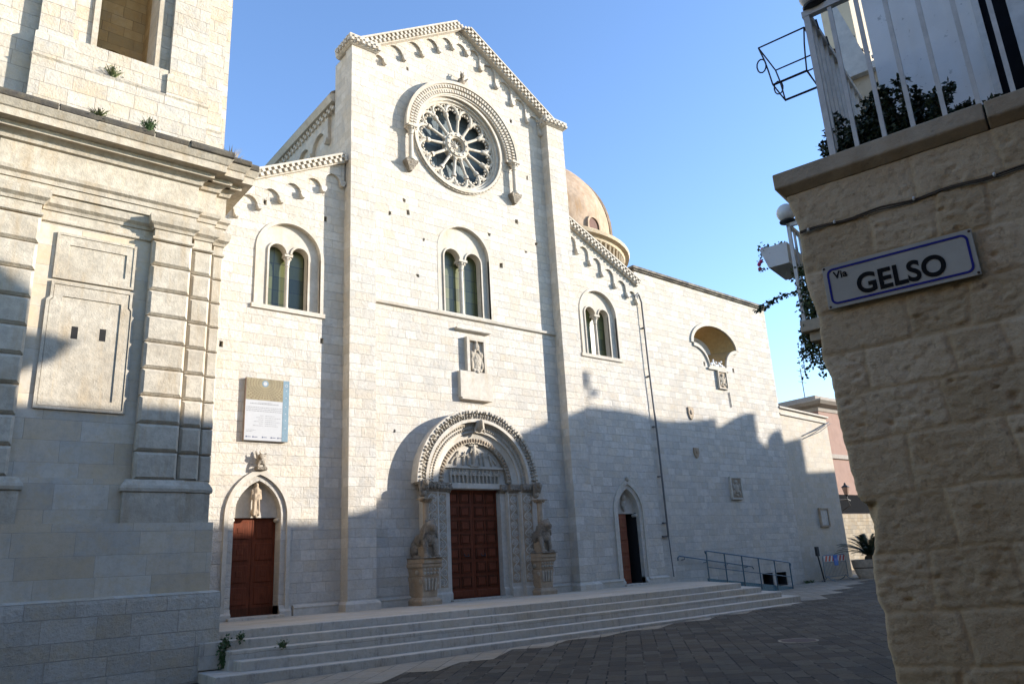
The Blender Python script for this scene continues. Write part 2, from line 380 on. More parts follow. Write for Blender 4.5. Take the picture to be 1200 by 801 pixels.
    def loft(s, x0, x1, y0, yb, prof, ends=True):
        # stacked rectangles: prof [(z, projection)], mitred at both front corners
        vs = []; fs = []
        for z, p in prof:
            e = p if ends else 0
            vs += [(x0-e, y0-p, z), (x1+e, y0-p, z), (x1+e, yb, z), (x0-e, yb, z)]
        for i in range(len(prof)-1):
            for j in range(4): fs.append((i*4+j, i*4+(j+1) % 4, (i+1)*4+(j+1) % 4, (i+1)*4+j))
        fs += [(3, 2, 1, 0), tuple((len(prof)-1)*4+j for j in range(4))]
        return s.add(vs, fs)
    def cham(s, x0, x1, yf, yb, z0, z1, c):
        vs = [(x0, yb, z0), (x1, yb, z0), (x1, yb, z1), (x0, yb, z1), (x0, yf+c, z0), (x1, yf+c, z0), (x1, yf+c, z1), (x0, yf+c, z1),
              (x0+c, yf, z0+c), (x1-c, yf, z0+c), (x1-c, yf, z1-c), (x0+c, yf, z1-c)]
        fs = [(0, 1, 2, 3)]
        for a in (0, 4):
            for j in range(4): fs.append((a+j, a+(j+1) % 4, a+4+(j+1) % 4, a+4+j))
        fs.append((8, 9, 10, 11)); return s.add(vs, fs)
    def ell(s, c, r, nu=12, nv=8, M3=None):
        vs = []; fs = []; c = Vector(c)
        r = (r, r, r) if isinstance(r, (int, float)) else r
        for i in range(nv+1):
            th = PI*i/nv
            for k in range(nu):
                ph = 2*PI*k/nu; q = Vector((r[0]*math.sin(th)*math.cos(ph), r[1]*math.sin(th)*math.sin(ph), r[2]*math.cos(th)))
                if M3 is not None: q = M3 @ q
                vs.append(c + q)
        for i in range(nv):
            for k in range(nu): fs.append((i*nu+k, i*nu+(k+1) % nu, (i+1)*nu+(k+1) % nu, (i+1)*nu+k))
        return s.add(vs, fs)
    def cap(s, a, b, ra, rb, n=10):
        # tapered capsule
        a = Vector(a); b = Vector(b); d = (b-a)
        u = d.normalized(); pts = []; rs = []
        for k in range(4): q = PI/2*k/4; pts.append(a - u*ra*math.cos(q)); rs.append(max(.001, ra*math.sin(q)))
        pts.append(a); rs.append(ra); pts.append(b); rs.append(rb)
        for k in range(1, 5): q = PI/2*k/4; pts.append(b + u*rb*math.sin(q)); rs.append(max(.001, rb*math.cos(q)))
        return s.tube(pts, rs, n)
    def xform(s, fn): s.v = [tuple(fn(*p)) for p in s.v]; return s

ORG = {}
def mesh_from(name, mb, mat, org=(0, 0, 0), smooth=False):
    me = bpy.data.meshes.new(name)
    me.from_pydata([(p[0]-org[0], p[1]-org[1], p[2]-org[2]) for p in mb.v], [], mb.f)
    bm = bmesh.new(); bm.from_mesh(me)
    bmesh.ops.remove_doubles(bm, verts=bm.verts, dist=1e-5)
    bmesh.ops.recalc_face_normals(bm, faces=bm.faces)
    for f in bm.faces: f.smooth = smooth
    bm.to_mesh(me); bm.free(); me.materials.append(mat)
    return me
def auto_smooth(o):
    m = o.modifiers.new('split', 'EDGE_SPLIT'); m.split_angle = math.radians(40)
def thing(name, label, cat, loc=(0, 0, 0), rotz=0., group=None):
    o = bpy.data.objects.new(name, None); COL.objects.link(o); o.location = loc; o.rotation_euler = (0, 0, rotz); o.empty_display_size = .3
    o['label'] = label; o['category'] = cat
    if group: o['group'] = group
    ORG[o] = (0, 0, 0) if rotz else tuple(loc)
    return o
def part(name, mb, mat, parent, smooth=False, label=None, bevel=0, stuff=False):
    org = ORG[parent]
    o = bpy.data.objects.new(name, mesh_from(name, mb, mat, org, smooth)); COL.objects.link(o); o.parent = parent; ORG[o] = org
    if label: o['label'] = label
    if stuff: o['kind'] = 'stuff'
    if smooth: auto_smooth(o)
    if bevel: b = o.modifiers.new('bevel', 'BEVEL'); b.width = bevel; b.segments = 2; b.limit_method = 'ANGLE'; b.angle_limit = math.radians(40)
    return o
def solo(name, mb, mat, label=None, cat=None, group=None, kind=None, smooth=False, bevel=0):
    xs = [p[0] for p in mb.v]; ys = [p[1] for p in mb.v]; zs = [p[2] for p in mb.v]
    org = ((min(xs)+max(xs))/2, (min(ys)+max(ys))/2, min(zs))
    o = bpy.data.objects.new(name, mesh_from(name, mb, mat, org, smooth)); COL.objects.link(o); o.location = org; ORG[o] = org
    if label: o['label'] = label
    if cat: o['category'] = cat
    if group: o['group'] = group
    if kind: o['kind'] = kind
    if smooth: auto_smooth(o)
    if bevel: b = o.modifiers.new('bevel', 'BEVEL'); b.width = bevel; b.segments = 2; b.limit_method = 'ANGLE'; b.angle_limit = math.radians(40)
    return o
def remesh(o, voxel):
    m = o.modifiers.new('union', 'REMESH'); m.mode = 'VOXEL'; m.voxel_size = voxel; m.use_smooth_shade = True
    m2 = o.modifiers.new('soften', 'SMOOTH'); m2.iterations = 1; m2.factor = .5
    return o
def arch_poly(cx, hw, z0, zs, n=20):
    # rectangle with a round head
    return [(cx-hw, z0), (cx+hw, z0)] + [(cx + hw*math.cos(PI*k/n), zs + hw*math.sin(PI*k/n)) for k in range(n+1)]
def pointed(cx, hw, zs, h, n=12):
    # pointed arch polyline right spring -> apex -> left spring
    R = (hw*hw + h*h) / (2*hw); pts = []
    a_end = math.atan2(h, R - hw)
    for k in range(n+1):
        a = a_end * k / n; pts.append((cx + hw - R + R*math.cos(a), zs + R*math.sin(a)))
    for k in range(n-1, -1, -1):
        a = a_end * k / n; pts.append((cx - hw + R - R*math.cos(a), zs + R*math.sin(a)))
    return pts
def gz(x, y): return .0104*x + .005*y

# ------------------------------------------------------------------ ground
mb = MB(); N = 40
xs = [-400, -120, -60] + [-40 + 4*i for i in range(31)] + [140, 260, 500]
ys = [-400, -120, -60, -30] + [-20 + 4*i for i in range(26)] + [140, 260, 500]
cl = lambda v, a, b: max(a, min(b, v))
mb.add([(x, y, gz(cl(x, -40, 80), cl(y, -20, 80))) for y in ys for x in xs],
       [(j*len(xs)+i, j*len(xs)+i+1, (j+1)*len(xs)+i+1, (j+1)*len(xs)+i) for j in range(len(ys)-1) for i in range(len(xs)-1)])
solo('ground', mb, M['paving'], kind='structure')
# pale slabs along the foot of the steps, with a toothed outer edge
outer = [(3.0, 12.2), (4.3, 12.0), (4.9, 12.75), (5.9, 12.4), (6.5, 13.05), (7.0, 12.6), (7.9, 13.35), (8.35, 12.9), (9.3, 13.5), (9.9, 13.2), (11.1, 14.1), (11.7, 13.6),
         (12.9, 14.2), (13.7, 13.8), (14.9, 14.1), (15.5, 13.7), (17.0, 14.3), (17.7, 13.8), (18.9, 14.4), (19.6, 13.9), (21.2, 14.6), (22.1, 14.0), (23.6, 14.9), (24.8, 14.3), (26.2, 15.4),
         (27.5, 15.2), (28.4, 16.2), (30.0, 16.1), (31.0, 17.1), (32.6, 17.0), (33.6, 17.9), (35.4, 17.9), (37.2, 18.9), (40, 18.9), (44, 20.5)]
inner = [(44, 22.4), (37, 20.6), (23, 20.3), (23, 16), (12, 14.9), (4, 15.2)]
mb = MB(); poly = outer + inner
tr = tessellate_polygon([[Vector((p[0], p[1], 0)) for p in poly]])
mb.add([(p[0], p[1], gz(*p) + .004) for p in poly], [tuple(t) for t in tr])
solo('pavement', mb, M['pale_paving'], kind='structure')

# ------------------------------------------------------------------ cathedral
CH = thing('cathedral', 'pale limestone church with a tall gabled front, a rose window and three doors', 'church', (14.5, 22, 1.0))
YF = 20.0
def frnd(a, b): return random.uniform(a, b)
# gable outline helpers
APX, APZ, GS = 14.62, 22.05, .633
def gable_z(x): return APZ - GS * abs(x - APX)
# putlog holes
put = [(481.3, 78.6), (475, 211.6), (518, 211.6), (564, 239), (453, 245), (473, 203), (594, 125), (515.5, 262.4), (577, 278.9), (505.9, 300), (589, 319.4), (612.3, 252), (618.9, 292.4), (632.7, 294), (477.5, 253.5), (600, 224.7)]
put_xz = [(12.35, 19.2), (12.3, 15.0), (13.8, 15.02), (15.6, 14.6), (11.5, 13.3), (12.0, 13.9), (17.0, 18.9), (13.3, 13.75), (15.6, 13.7), (12.9, 12.6), (16.15, 12.5), (17.0, 14.4), (17.4, 13.4), (18.0, 13.6), (12.3, 13.6), (16.4, 15.2), (11.7, 17.6), (17.7, 16.5), (11.5, 8.2), (17.3, 8.0), (11.6, 6.1), (12.6, 11.4)]
def rect(cx, cz, w_, h_): return [(cx-w_/2, cz-h_/2), (cx+w_/2, cz-h_/2), (cx+w_/2, cz+h_/2), (cx-w_/2, cz+h_/2)]
RC = (14.4, 16.87); RR = 1.76
circ = lambda c, r, n=56: [(c[0] + r*math.cos(2*PI*k/n), c[1] + r*math.sin(2*PI*k/n)) for k in range(n)]
PX = 14.55
holes = [circ(RC, RR), arch_poly(14.5, 1.06, 10.27, 12.5), arch_poly(PX, 1.3, .5, 4.6, 24)]
def ragged(x, z, w_, h_): return [(x-w_/2+frnd(-.02, .02), z-h_/2+frnd(-.03, .02)), (x+w_/2+frnd(-.02, .02), z-h_/2+frnd(-.02, .03)), (x+w_/2+frnd(-.02, .02), z+h_/2+frnd(-.03, .03)), (x-w_/2+frnd(-.03, .02), z+h_/2+frnd(-.02, .02))]
holes += [ragged(x+frnd(-.1, .1), z+frnd(-.15, .15), frnd(.07, .15), frnd(.08, .19)) for x, z in put_xz if frnd(0, 1) < .72]
out = [(9.92, .4), (19.36, .4), (19.36, 18.9), (18.9, gable_z(18.9)-.02), (APX, APZ), (10.35, gable_z(10.35)-.02), (9.92, 18.9)]
NW = part('nave_wall', MB().prism(out, YF, YF+.9, holes), M['facade'], CH)
# near-black sheets behind the front, painted in for the dark of the nave
part('interior', MB().box(5.2, 23.2, 20.95, 21.05, .2, 12.2).box(10, 19.3, 20.95, 21.05, 12.2, 19.0), M['black'], CH)

# piers
PZ = [(.4, .10), (1.20, .10), (1.24, .06), (1.28, .0), (18.93, 0)]
for x0, x1 in ((9.88, 10.76), (18.53, 19.40)):
    mb = MB().loft(x0, x1, 19.6, 20.05, [(.4, .10), (1.18, .10), (1.24, .04), (1.26, 0.), (18.95, 0)])
    p = part('pier', mb, M['facade'], CH)
    cb = MB().loft(x0, x1, 19.6, 20.6, [(18.95, .03), (19.0, .10), (19.27, .15), (19.33, .10)])
    # billets of the cap
    xx = x0 - .1; k = 0
    while xx < x1 + .1:
        for r_ in range(2):
            if (k + r_) % 2 == 0: cb.box(xx, xx+.1, 19.42, 19.52, 19.03+.11*r_, 19.13+.11*r_)
        xx += .1; k += 1
    yy = 19.5; k = 0
    while yy < 20.5:
        for r_ in range(2):
            if (k + r_) % 2 == 0: cb.box(x0-.18, x0-.08, yy, yy+.1, 19.03+.11*r_, 19.13+.11*r_)
        yy += .1; k += 1
    part('pier_cap', cb, M['old_trim'] if False else M['trim'], p)
# plinth course along the walls
for x0, x1 in ((10.86, 12.2), (16.9, 18.43), (5.0, 6.55), (8.5, 9.78), (19.5, 20.98), (22.42, 23.5)):
    part('plinth_course', MB().loft(x0, x1, 20.02, 20.1, [(.4, .11), (1.16, .11), (1.20, .13), (1.24, .11), (1.27, .0)], ends=False), M['trim'], CH)

def raking(x0, z0, x1, z1, y0, y1, th=.26, ma=0., me=0.):
    # cornice with two staggered rows of billets
    mb = MB()
    L = math.hypot(x1-x0, z1-z0); ux, uz = (x1-x0)/L, (z1-z0)/L; nx, nz = -uz, ux
    if nz < 0: nx, nz = -nx, -nz
    P = lambda s_, n_: (x0 + ux*s_ + nx*n_, z0 + uz*s_ + nz*n_)
    mb.prism([P(0, -.02), P(L, -.02), P(L+me*th, th), P(-ma*th, th)], y0, y1)
    mb.prism([P(-ma*th, th), P(L+me*th, th), P(L+me*(th+.06), th+.06), P(-ma*(th+.06), th+.06)], y0-.10, y1)
    n = int(L/.1); bl = MB()
    for k in range(n):
        for r_ in range(2):
            if (k + r_) % 2 == 0:
                s0 = L*k/n; s1 = L*(k+.95)/n; h0 = .01 + r_*.12
                bl.prism([P(s0, h0), P(s1, h0), P(s1, h0+.115), P(s0, h0+.115)], y0-.085, y0+.01)
    return mb, bl
def corbel_table(feet, topz, y0, y1, foot_w=.15):
    # proud wall strip hanging in small round arches from feet [(x,z)]
    mb = MB(); poly = []
    h = foot_w/2
    for i, (x, z) in enumerate(feet):
        poly += [(x-h, z), (x+h, z)]
        if i + 1 < len(feet):
            x2, z2 = feet[i+1]; r = (x2 - x - foot_w)/2; zc = max(z, z2) + .03; cx = (x+x2)/2
            poly += [(cx - r*math.cos(PI*k/12), zc + r*1.05*math.sin(PI*k/12)) for k in range(13)]
    top = [(x, topz(x)) for x in sorted({feet[0][0]-h, feet[-1][0]+h} | ({APX} if feet[0][0] < APX < feet[-1][0] else set()), reverse=True)]
    mb.prism(poly + top, y0, y1)
    for x, z in feet:
        mb.prism([(x-h-.02, z+.10), (x-h-.02, z), (x-h*.5, z-.10), (x+h*.5, z-.10), (x+h+.02, z), (x+h+.02, z+.10)], y0-.07, y1)
    return mb
feetL = [(11.32, 19.05), (12.12, 19.55), (12.90, 20.05), (13.64, 20.55), (14.27, 20.96)]
feetG = [(10.85, 18.74)] + feetL + [(14.94, 20.96), (15.58, 20.53), (16.32, 20.04), (17.08, 19.55), (17.80, 19.05), (18.46, 18.66)]
part('corbel_arches', corbel_table(feetG, lambda x: gable_z(x)-.03, YF-.08, YF+.01), M['facade'], CH)
for a, b, ma, me in (((10.3, gable_z(10.3)-.2), (APX-.003, APZ-.2), 0, -GS), ((APX+.003, APZ-.2), (18.95, gable_z(18.95)-.2), -GS, 0)):
    cb, bl = raking(a[0], a[1], b[0], b[1], 19.72, 20.95, .26, ma, me)
    c = part('gable_cornice', cb, M['trim'], CH); part('billet_rows', bl, M['trim'], c)

# aisles
def left_top(x): return 13.28 + .505*(x - 6.94)
def right_top(x): return 15.03 - .497*(x - 19.55)
LW = (8.16, .95); RW = (21.03, .98)
holes = [arch_poly(LW[0], LW[1], 9.42, 11.14), [(6.87, .5), (8.13, .5)] + pointed(7.5, .63, 3.55, .93)]
holes += [rect(x, z, .1, .17) for x, z in ((7.33, 12.6), (9.25, 12.55), (5.9, 10.6), (9.2, 8.6), (6.3, 8.1))]
out = [(4.6, .4), (9.9, .4), (9.9, left_top(9.9)), (4.6, left_top(4.6))]
part('aisle_wall', MB().prism(out, 20.03, 20.93, holes), M['facade'], CH)
holes = [arch_poly(RW[0], RW[1], 9.66, 11.4), [(21.12, .5), (22.28, .5)] + pointed(21.70, .58, 3.6, .92)]
out = [(19.3, .4), (23.44, .4), (23.44, right_top(23.44)), (19.3, right_top(19.3))]
part('aisle_wall', MB().prism(out, 20.03, 20.93, holes), M['facade'], CH)
feet = [(5.2, 11.3), (5.85, 11.63), (6.5, 11.97), (7.15, 12.38), (7.80, 12.76), (8.47, 13.12), (9.12, 13.50), (9.75, 13.85)]
part('corbel_arches', corbel_table(feet, lambda x: left_top(x)-.02, 19.95, 20.035), M['facade'], CH)
feet = [(19.46, 14.2), (20.06, 13.86), (20.73, 13.50), (21.40, 13.15), (22.10, 12.78), (22.80, 12.50), (23.35, 12.3)]
part('corbel_arches', corbel_table(feet, lambda x: right_top(x)-.02, 19.95, 20.035), M['facade'], CH)
for a, b in (((4.6, left_top(4.6)-.1), (9.87, left_top(9.87)-.1)), ((19.42, right_top(19.42)-.1), (23.40, right_top(23.40)-.1))):
    cb, bl = raking(a[0], a[1], b[0], b[1], 19.84, 21.0, .22)
    c = part('aisle_cornice', cb, M['trim'], CH); part('billet_rows', bl, M['trim'], c)

# body of the church behind the front: clerestory, roofs
mb = MB().prism([(10.1, .5), (19.2, .5), (19.2, 17.55), (10.1, 17.55)], 21.1, 46)
part('nave_side_wall', mb, M['facade'], CH)
# side corbel table on the left flank (built in XZ, turned onto the flank)
feet = [(-46 + 1.28*i, 16.35) for i in range(20)]
mb = corbel_table(feet, lambda x: 17.5, -.12, .05, .2).xform(lambda x, y, z: (10.1 + y, -x, z))
part('corbel_arches', mb, M['facade'], CH)
mb = MB().prism([(9.82, 17.52), (10.3, 17.52), (10.3, 17.98), (9.80, 17.80), (9.72, 17.74)], 20.95, 46.3)
part('eaves_cornice', mb, M['trim'], CH)
ev = MB()
yy = 21.0; k = 0
while yy < 44:
    for r_ in range(2):
        if (k + r_) % 2 == 0: ev.box(9.90, 10.02, yy, yy+.14, 17.27+.125*r_, 17.385+.125*r_)
    yy += .14; k += 1
part('billet_rows', ev, M['trim'], CH)
mb = MB().prism([(9.84, 17.80), (14.65, 21.35), (19.5, 17.80), (19.5, 17.87), (14.65, 21.45), (9.80, 17.88)], 20.95, 46.4)
part('nave_roof', mb, M['roof'], CH)
mb = MB().prism([(4.8, 11.9), (10.1, 14.55), (10.1, 14.7), (4.8, 12.05)], 21.0, 46).prism([(19.2, 14.9), (23.4, 12.9), (23.4, 13.0), (19.2, 15.05)], 21.0, 46)
mb.prism([(5.2, .5), (10.1, .5), (10.1, 14.4), (5.2, 11.9)], 21.1, 46)
part('aisle_roof', mb, M['pale_roof'], CH)

solo('lightning_rod', MB().tube([(17.25, 20.2, gable_z(17.25)+.1), (17.25, 20.2, gable_z(17.25)+.75)], .025, 6).ell((17.25, 20.2, gable_z(17.25)+.75), .05, 8, 6).box(17.18, 17.32, 20.13, 20.27, gable_z(17.25)-.02, gable_z(17.25)+.12), M['iron'], 'short dark rod on the right slope of the church gable', 'rod')
# ---- string course and plaque
mb = MB().loft(10.76, 18.53, YF, 20.05, [(10.09, .0), (10.12, .09), (10.2, .11), (10.24, .0)], ends=False)
part('string_course', mb, M['trim'], CH)
PQ = part('heraldic_plaque', MB().box(14.02, 15.34, 19.84, 20.02, 7.33, 8.24).box(14.33, 14.45, 19.84, 20.02, 8.24, 9.46).box(15.04, 15.16, 19.84, 20.02, 8.24, 9.46).box(14.45, 15.04, 19.84, 20.02, 9.33, 9.46)
          .box(14.45, 15.04, 19.95, 20.02, 8.24, 9.33).loft(14.1, 15.25, YF, 20.02, [(9.64, .06), (9.68, .14), (9.72, .16), (9.76, .13)]).box(14.06, 15.30, 19.82, 20.0, 7.27, 7.33), M['trim'], CH, bevel=.012)
mb = MB().ell((14.745, 19.90, 8.62), (.20, .09, .34)).ell((14.745, 19.88, 9.12), (.12, .09, .15)).ell((14.745, 19.88, 9.28), (.06, .06, .07))
for sx in (-1, 1):
    mb.ell((14.745+sx*.2, 19.9, 8.85), (.08, .08, .13)).ell((14.745+sx*.21, 19.9, 8.5), (.07, .08, .2)).ell((14.745+sx*.13, 19.9, 8.3), (.09, .08, .07)).cap((14.745+sx*.08, 19.87, 9.0), (14.745+sx*.2, 19.9, 8.7), .05, .05)
mb.ell((14.745, 19.88, 8.26), (.1, .09, .07)).cap((14.68, 19.84, 8.75), (14.82, 19.84, 8.5), .035, .03).cap((14.82, 19.84, 8.75), (14.68, 19.84, 8.5), .035, .03)
remesh(part('coat_of_arms', mb, M['relief'], PQ, smooth=True), .018)

# ---- twin windows
def column(cx, cy, z0, z1, r, cap_h=.26, base_h=.12):
    mb = MB().lathe([(r*1.75, z0), (r*1.75, z0+base_h*.35), (r*1.5, z0+base_h*.5), (r*1.55, z0+base_h*.75), (r*1.05, z0+base_h), (r, z0+base_h*1.2), (r*.93, z1-cap_h-.02),
                     (r*1.25, z1-cap_h), (r*1.0, z1-cap_h+.03), (r*1.25, z1-cap_h*.6), (r*1.9, z1-cap_h*.22)], cx, cy, 16)
    mb.box(cx-r*2.1, cx+r*2.1, cy-r*2.1, cy+r*2.1, z1-cap_h*.24, z1)
    for k in range(8):
        q = PI/8 + k*PI/4; mb.ell((cx+r*1.6*math.cos(q), cy+r*1.6*math.sin(q), z1-cap_h*.36), (r*.5, r*.5, r*.55), 8, 6)
    return mb
def twin_window(cx, hw, z0, zs, off, lw, lz_top, hood=.0):
    rec = MB()
    lzs = lz_top - lw
    hole = [(cx-off-lw, z0+.02), (cx+off+lw, z0+.02)] + [(cx+off+lw*math.cos(PI*k/16), lzs+lw*math.sin(PI*k/16)) for k in range(17)] + [(cx-off+lw*math.cos(PI*k/16), lzs+lw*math.sin(PI*k/16)) for k in range(17)]
    rec.prism(arch_poly(cx, hw+.02, z0, zs), 20.16, 20.42, [hole])
    w_ = part('window', rec, M['trim'], CH)
    # moulded rims of the two lights
    rim = MB()
    for s in (-1, 1): rim.ring(cx+s*off, lzs, lw, lw+.055, 20.12, 20.2, 0, PI, 20)
    for s in (-1, 1): rim.box(cx+s*(off+lw)-(.0 if s > 0 else .055), cx+s*(off+lw)+(.055 if s > 0 else 0.), 20.12, 20.2, z0, lzs)
    part('light_moulding', rim, M['trim'], w_)
    g = MB().prism(arch_poly(cx, hw, z0, zs), 20.44, 20.47); part('glass', g, M['glass'], w_)
    part('colonnette', column(cx, 20.27, z0, lzs+.01, (off-lw)*.66, .36), M['trim'], w_, smooth=True)
    fr = MB().ring(cx, zs, hw, hw+.10, 19.99 if hw > 1.03 else 20.0, 20.1, 0, PI, 32).box(cx-hw-.10, cx-hw, 19.99, 20.1, z0, zs).box(cx+hw, cx+hw+.10, 19.99, 20.1, z0, zs)
    part('arch_moulding', fr, M['trim'], w_)
    sl = MB().box(cx-hw-.16, cx+hw+.16, 19.97, 20.3, z0-.13, z0-.003); part('sill', sl, M['trim'], w_)
twin_window(14.5, 1.06, 10.27, 12.5, .455, .33, 12.68)
twin_window(LW[0], LW[1], 9.42, 11.14, .345, .255, 11.42)
twin_window(RW[0], RW[1], 9.66, 11.4, .38, .275, 11.68)

# ---- rose window
RW_ = part('rose_window', MB().ring(RC[0], RC[1], RR-.03, RR+.24, 19.93, 20.06, 0, 2*PI, 64, 20.10).ring(RC[0], RC[1], RR+.10, RR+.19, 19.89, 19.97, 0, 2*PI, 64), M['trim'], CH, smooth=True)
part('rose_glass', MB().prism(circ(RC, RR+.06, 56), 20.5, 20.54), M['rose_glass'], RW_)
yr = 20.16
tr_ = MB().ring(RC[0], RC[1], RR-.09, RR+.02, 20.08, 20.4, 0, 2*PI, 64)
NS = 14; r_in, r_cap = .52, 1.24
for k in range(NS):
    a = 2*PI*k/NS + .11
    pol = lambda r, q: (RC[0] + r*math.cos(q), yr, RC[1] + r*math.sin(q))
    tr_.tube([pol(r_in, a), pol(r_in+.06, a), pol(r_in+.07, a), pol(r_cap-.1, a), pol(r_cap-.06, a), pol(r_cap+.05, a)], [.085, .085, .058, .052, .09, .10], 10)
    # round arch from this spoke to the next, with cusps
    b_ = a + 2*PI/NS; mid = (a+b_)/2
    w2 = r_cap*math.sin(PI/NS)
    c = (RC[0] + 1.30*math.cos(mid), RC[1] + 1.30*math.sin(mid)); pts = []
    for j in range(11):
        q = mid - PI/2 + PI*j/10
        pts.append((c[0] + w2*1.0*math.cos(q) + .10*math.cos(mid)*math.sin(PI*j/10), yr, c[1] + w2*1.0*math.sin(q) + .10*math.sin(mid)*math.sin(PI*j/10)))
    tr_.tube(pts, .062, 8)
    for j in (2, 4, 6, 8):
        q = mid - PI/2 + PI*j/10; e = .76
        tr_.ell((c[0] + w2*e*math.cos(q), yr+.02, c[1] + w2*e*math.sin(q)), (.05, .05, .05), 8, 6)
    # ringlet in the spandrel over each spoke
    sc = pol(1.59, a)
    rp = [(sc[0] + .085*math.cos(2*PI*j/10), yr, sc[2] + .085*math.sin(2*PI*j/10)) for j in range(11)]
    tr_.tube(rp, .036, 6)
    for j in range(3): q = a + PI/2 + j*2*PI/3; tr_.ell((sc[0]+.10*math.cos(q), yr, sc[2]+.10*math.sin(q)), .05, 8, 6)
part('tracery', tr_, M['trim'], RW_, smooth=True)
hub = MB().ring(RC[0], RC[1], .30, .52, 20.08, 20.32, 0, 2*PI, 40).ring(RC[0], RC[1], .35, .46, 20.03, 20.1, 0, 2*PI, 40)
for k in range(12):
    a = 2*PI*k/12; hub.tube([(RC[0]+.07*math.cos(a), 20.2, RC[1]+.07*math.sin(a)), (RC[0]+.31*math.cos(a), 20.2, RC[1]+.31*math.sin(a))], .022, 6)
    hub.ell((RC[0]+.405*math.cos(a+.13), 20.03, RC[1]+.405*math.sin(a+.13)), .04, 8, 6)
hub.ell((RC[0], 20.18, RC[1]), (.09, .06, .09))
part('hub', hub, M['trim'], RW_, smooth=True)
# hood on two colonnettes
HC = (14.56, 16.82)
SQ = lambda mb, f, y=20.0: mb.xform(lambda x_, y_, z_: (x_, y - (y-y_)*f if y_ < y else y_, z_))
hd = MB().ring(HC[0], HC[1], 2.02, 2.47, 19.62, 20.04, -.02, PI+.02, 48, 19.80).ring(HC[0], HC[1], 2.40, 2.52, 19.55, 19.75, -.02, PI+.02, 48).ring(HC[0], HC[1], 2.0, 2.06, 19.76, 20.04, -.02, PI+.02, 48)
hood = part('rose_hood', SQ(hd, .58), M['trim'], RW_)
bl = MB()
for k in range(58):
    a = PI*(k+.5)/58
    for r0, y0, o_ in ((2.30, 19.63, 0), (2.13, 19.70, .5)):
        a2 = PI*(k+.5+o_)/58; c = (HC[0]+r0*math.cos(a2), HC[1]+r0*math.sin(a2))
        u_, v_ = (math.cos(a2), math.sin(a2)), (-math.sin(a2), math.cos(a2)); h1, h2 = .06, .035
        bl.prism([(c[0]+u_[0]*i*h1+v_[0]*j*h2, c[1]+u_[1]*i*h1+v_[1]*j*h2) for i, j in ((-1, -1), (1, -1), (1, 1), (-1, 1))], y0-.035, y0+.14)
for k in range(70):
    a = 2*PI*(k+.5)/70
    c = (RC[0]+(RR+.21)*math.cos(a), RC[1]+(RR+.21)*math.sin(a))
    if 3.5 < a < 6.0: bl.ell((c[0], 19.91, c[1]), (.04, .05, .04), 6, 4)
part('hood_carving', SQ(bl, .58), M['trim'], RW_)
for sx in (-1, 1):
    cx = HC[0] + sx*2.30
    part('hood_colonnette', column(cx, 19.83, 15.45, 16.80, .085, .34, .14), M['trim'], RW_, smooth=True)
    br = MB().loft(cx-.12, cx+.12, 19.66, 20.05, [(15.08, -.07), (15.18, -.02), (15.36, .10), (15.45, .12)])
    part('hood_bracket', SQ(br, .62), M['grey_carved'], RW_)
mb = MB().ell((14.52, 19.75, 19.50), (.13, .30, .17)).ell((14.50, 19.46, 19.68), (.10, .12, .13)).cap((14.44, 19.6, 19.5), (14.44, 19.58, 19.28), .06, .05).cap((14.60, 19.6, 19.5), (14.60, 19.58, 19.28), .06, .05).ell((14.46, 19.5, 19.84), (.03, .03, .08)).ell((14.58, 19.5, 19.84), (.03, .03, .08)).cap((14.7, 19.8, 19.6), (14.85, 19.7, 19.75), .06, .03).box(14.36, 14.68, 19.5, 20.02, 19.22, 19.32)
remesh(part('roof_beast', SQ(mb, .5), M['grey_carved'], CH, smooth=True), .022)

# ---- main portal
PT = part('main_portal', MB().prism(arch_poly(PX, 1.28, 4.36, 4.6, 32), 20.03, 20.2), M['trim'], CH, label='carved main portal with deep round arches')
AZ = 4.5
# archivolts from the outside in
part('outer_archivolt', SQ(MB().ring(PX-.05, AZ, 2.02, 2.34, 19.36, 20.03, 0, PI, 56, 19.44).ring(PX-.05, AZ, 2.27, 2.40, 19.28, 19.5, 0, PI, 56).ring(PX-.05, AZ, 1.98, 2.08, 19.33, 19.6, 0, PI, 56), .66), M['trim'], PT)
cv = MB()
rg0 = random.Random(2)
for k in range(62):
    a = PI*(k+.5)/62
    Mx = Matrix.Rotation(-a + rg0.uniform(-.5, .5), 3, 'Y')
    for r0, y0, sz in ((2.12, 19.40, .8), (2.20, 19.37, 1.), (2.30, 19.29, .9)):
        rr = r0 + rg0.uniform(-.02, .02); q = a + rg0.uniform(-.012, .012)
        cv.ell((PX-.05+rr*math.cos(q), y0+rg0.uniform(-.03, .02), AZ+rr*math.sin(q)), (.065*sz*rg0.uniform(.7, 1.2), .08, .036*sz*rg0.uniform(.8, 1.2)), 8, 6, Mx)
part('leaf_carving', SQ(cv, .66), M['relief'], PT, smooth=True)
part('middle_archivolt', SQ(MB().ring(PX, AZ, 1.66, 2.0, 19.58, 20.03, 0, PI, 52, 19.66), .66), M['trim'], PT)
cv = MB()
for k in range(64):
    a = PI*(k+.5)/64
    for r0 in (1.90, 1.78):
        cv.ell((PX+r0*math.cos(a+(r0 > 1.8)*.02), 19.60 + (.02 if r0 < 1.8 else 0), AZ+r0*math.sin(a+(r0 > 1.8)*.02)), (.042, .05, .042), 6, 5)
part('bead_carving', SQ(cv, .66), M['relief'], PT, smooth=True)
part('inner_archivolt', SQ(MB().ring(PX, AZ+.03, 1.44, 1.68, 19.72, 20.03, 0, PI, 48, 19.86), .66), M['trim'], PT)
cv = MB()
for k in range(40):
    a = PI*(k+.5)/40; cv.ell((PX+1.37*math.cos(a), 19.93, AZ+.06+1.37*math.sin(a)), (.075, .075, .045), 8, 6, Matrix.Rotation(-a, 3, 'Y'))
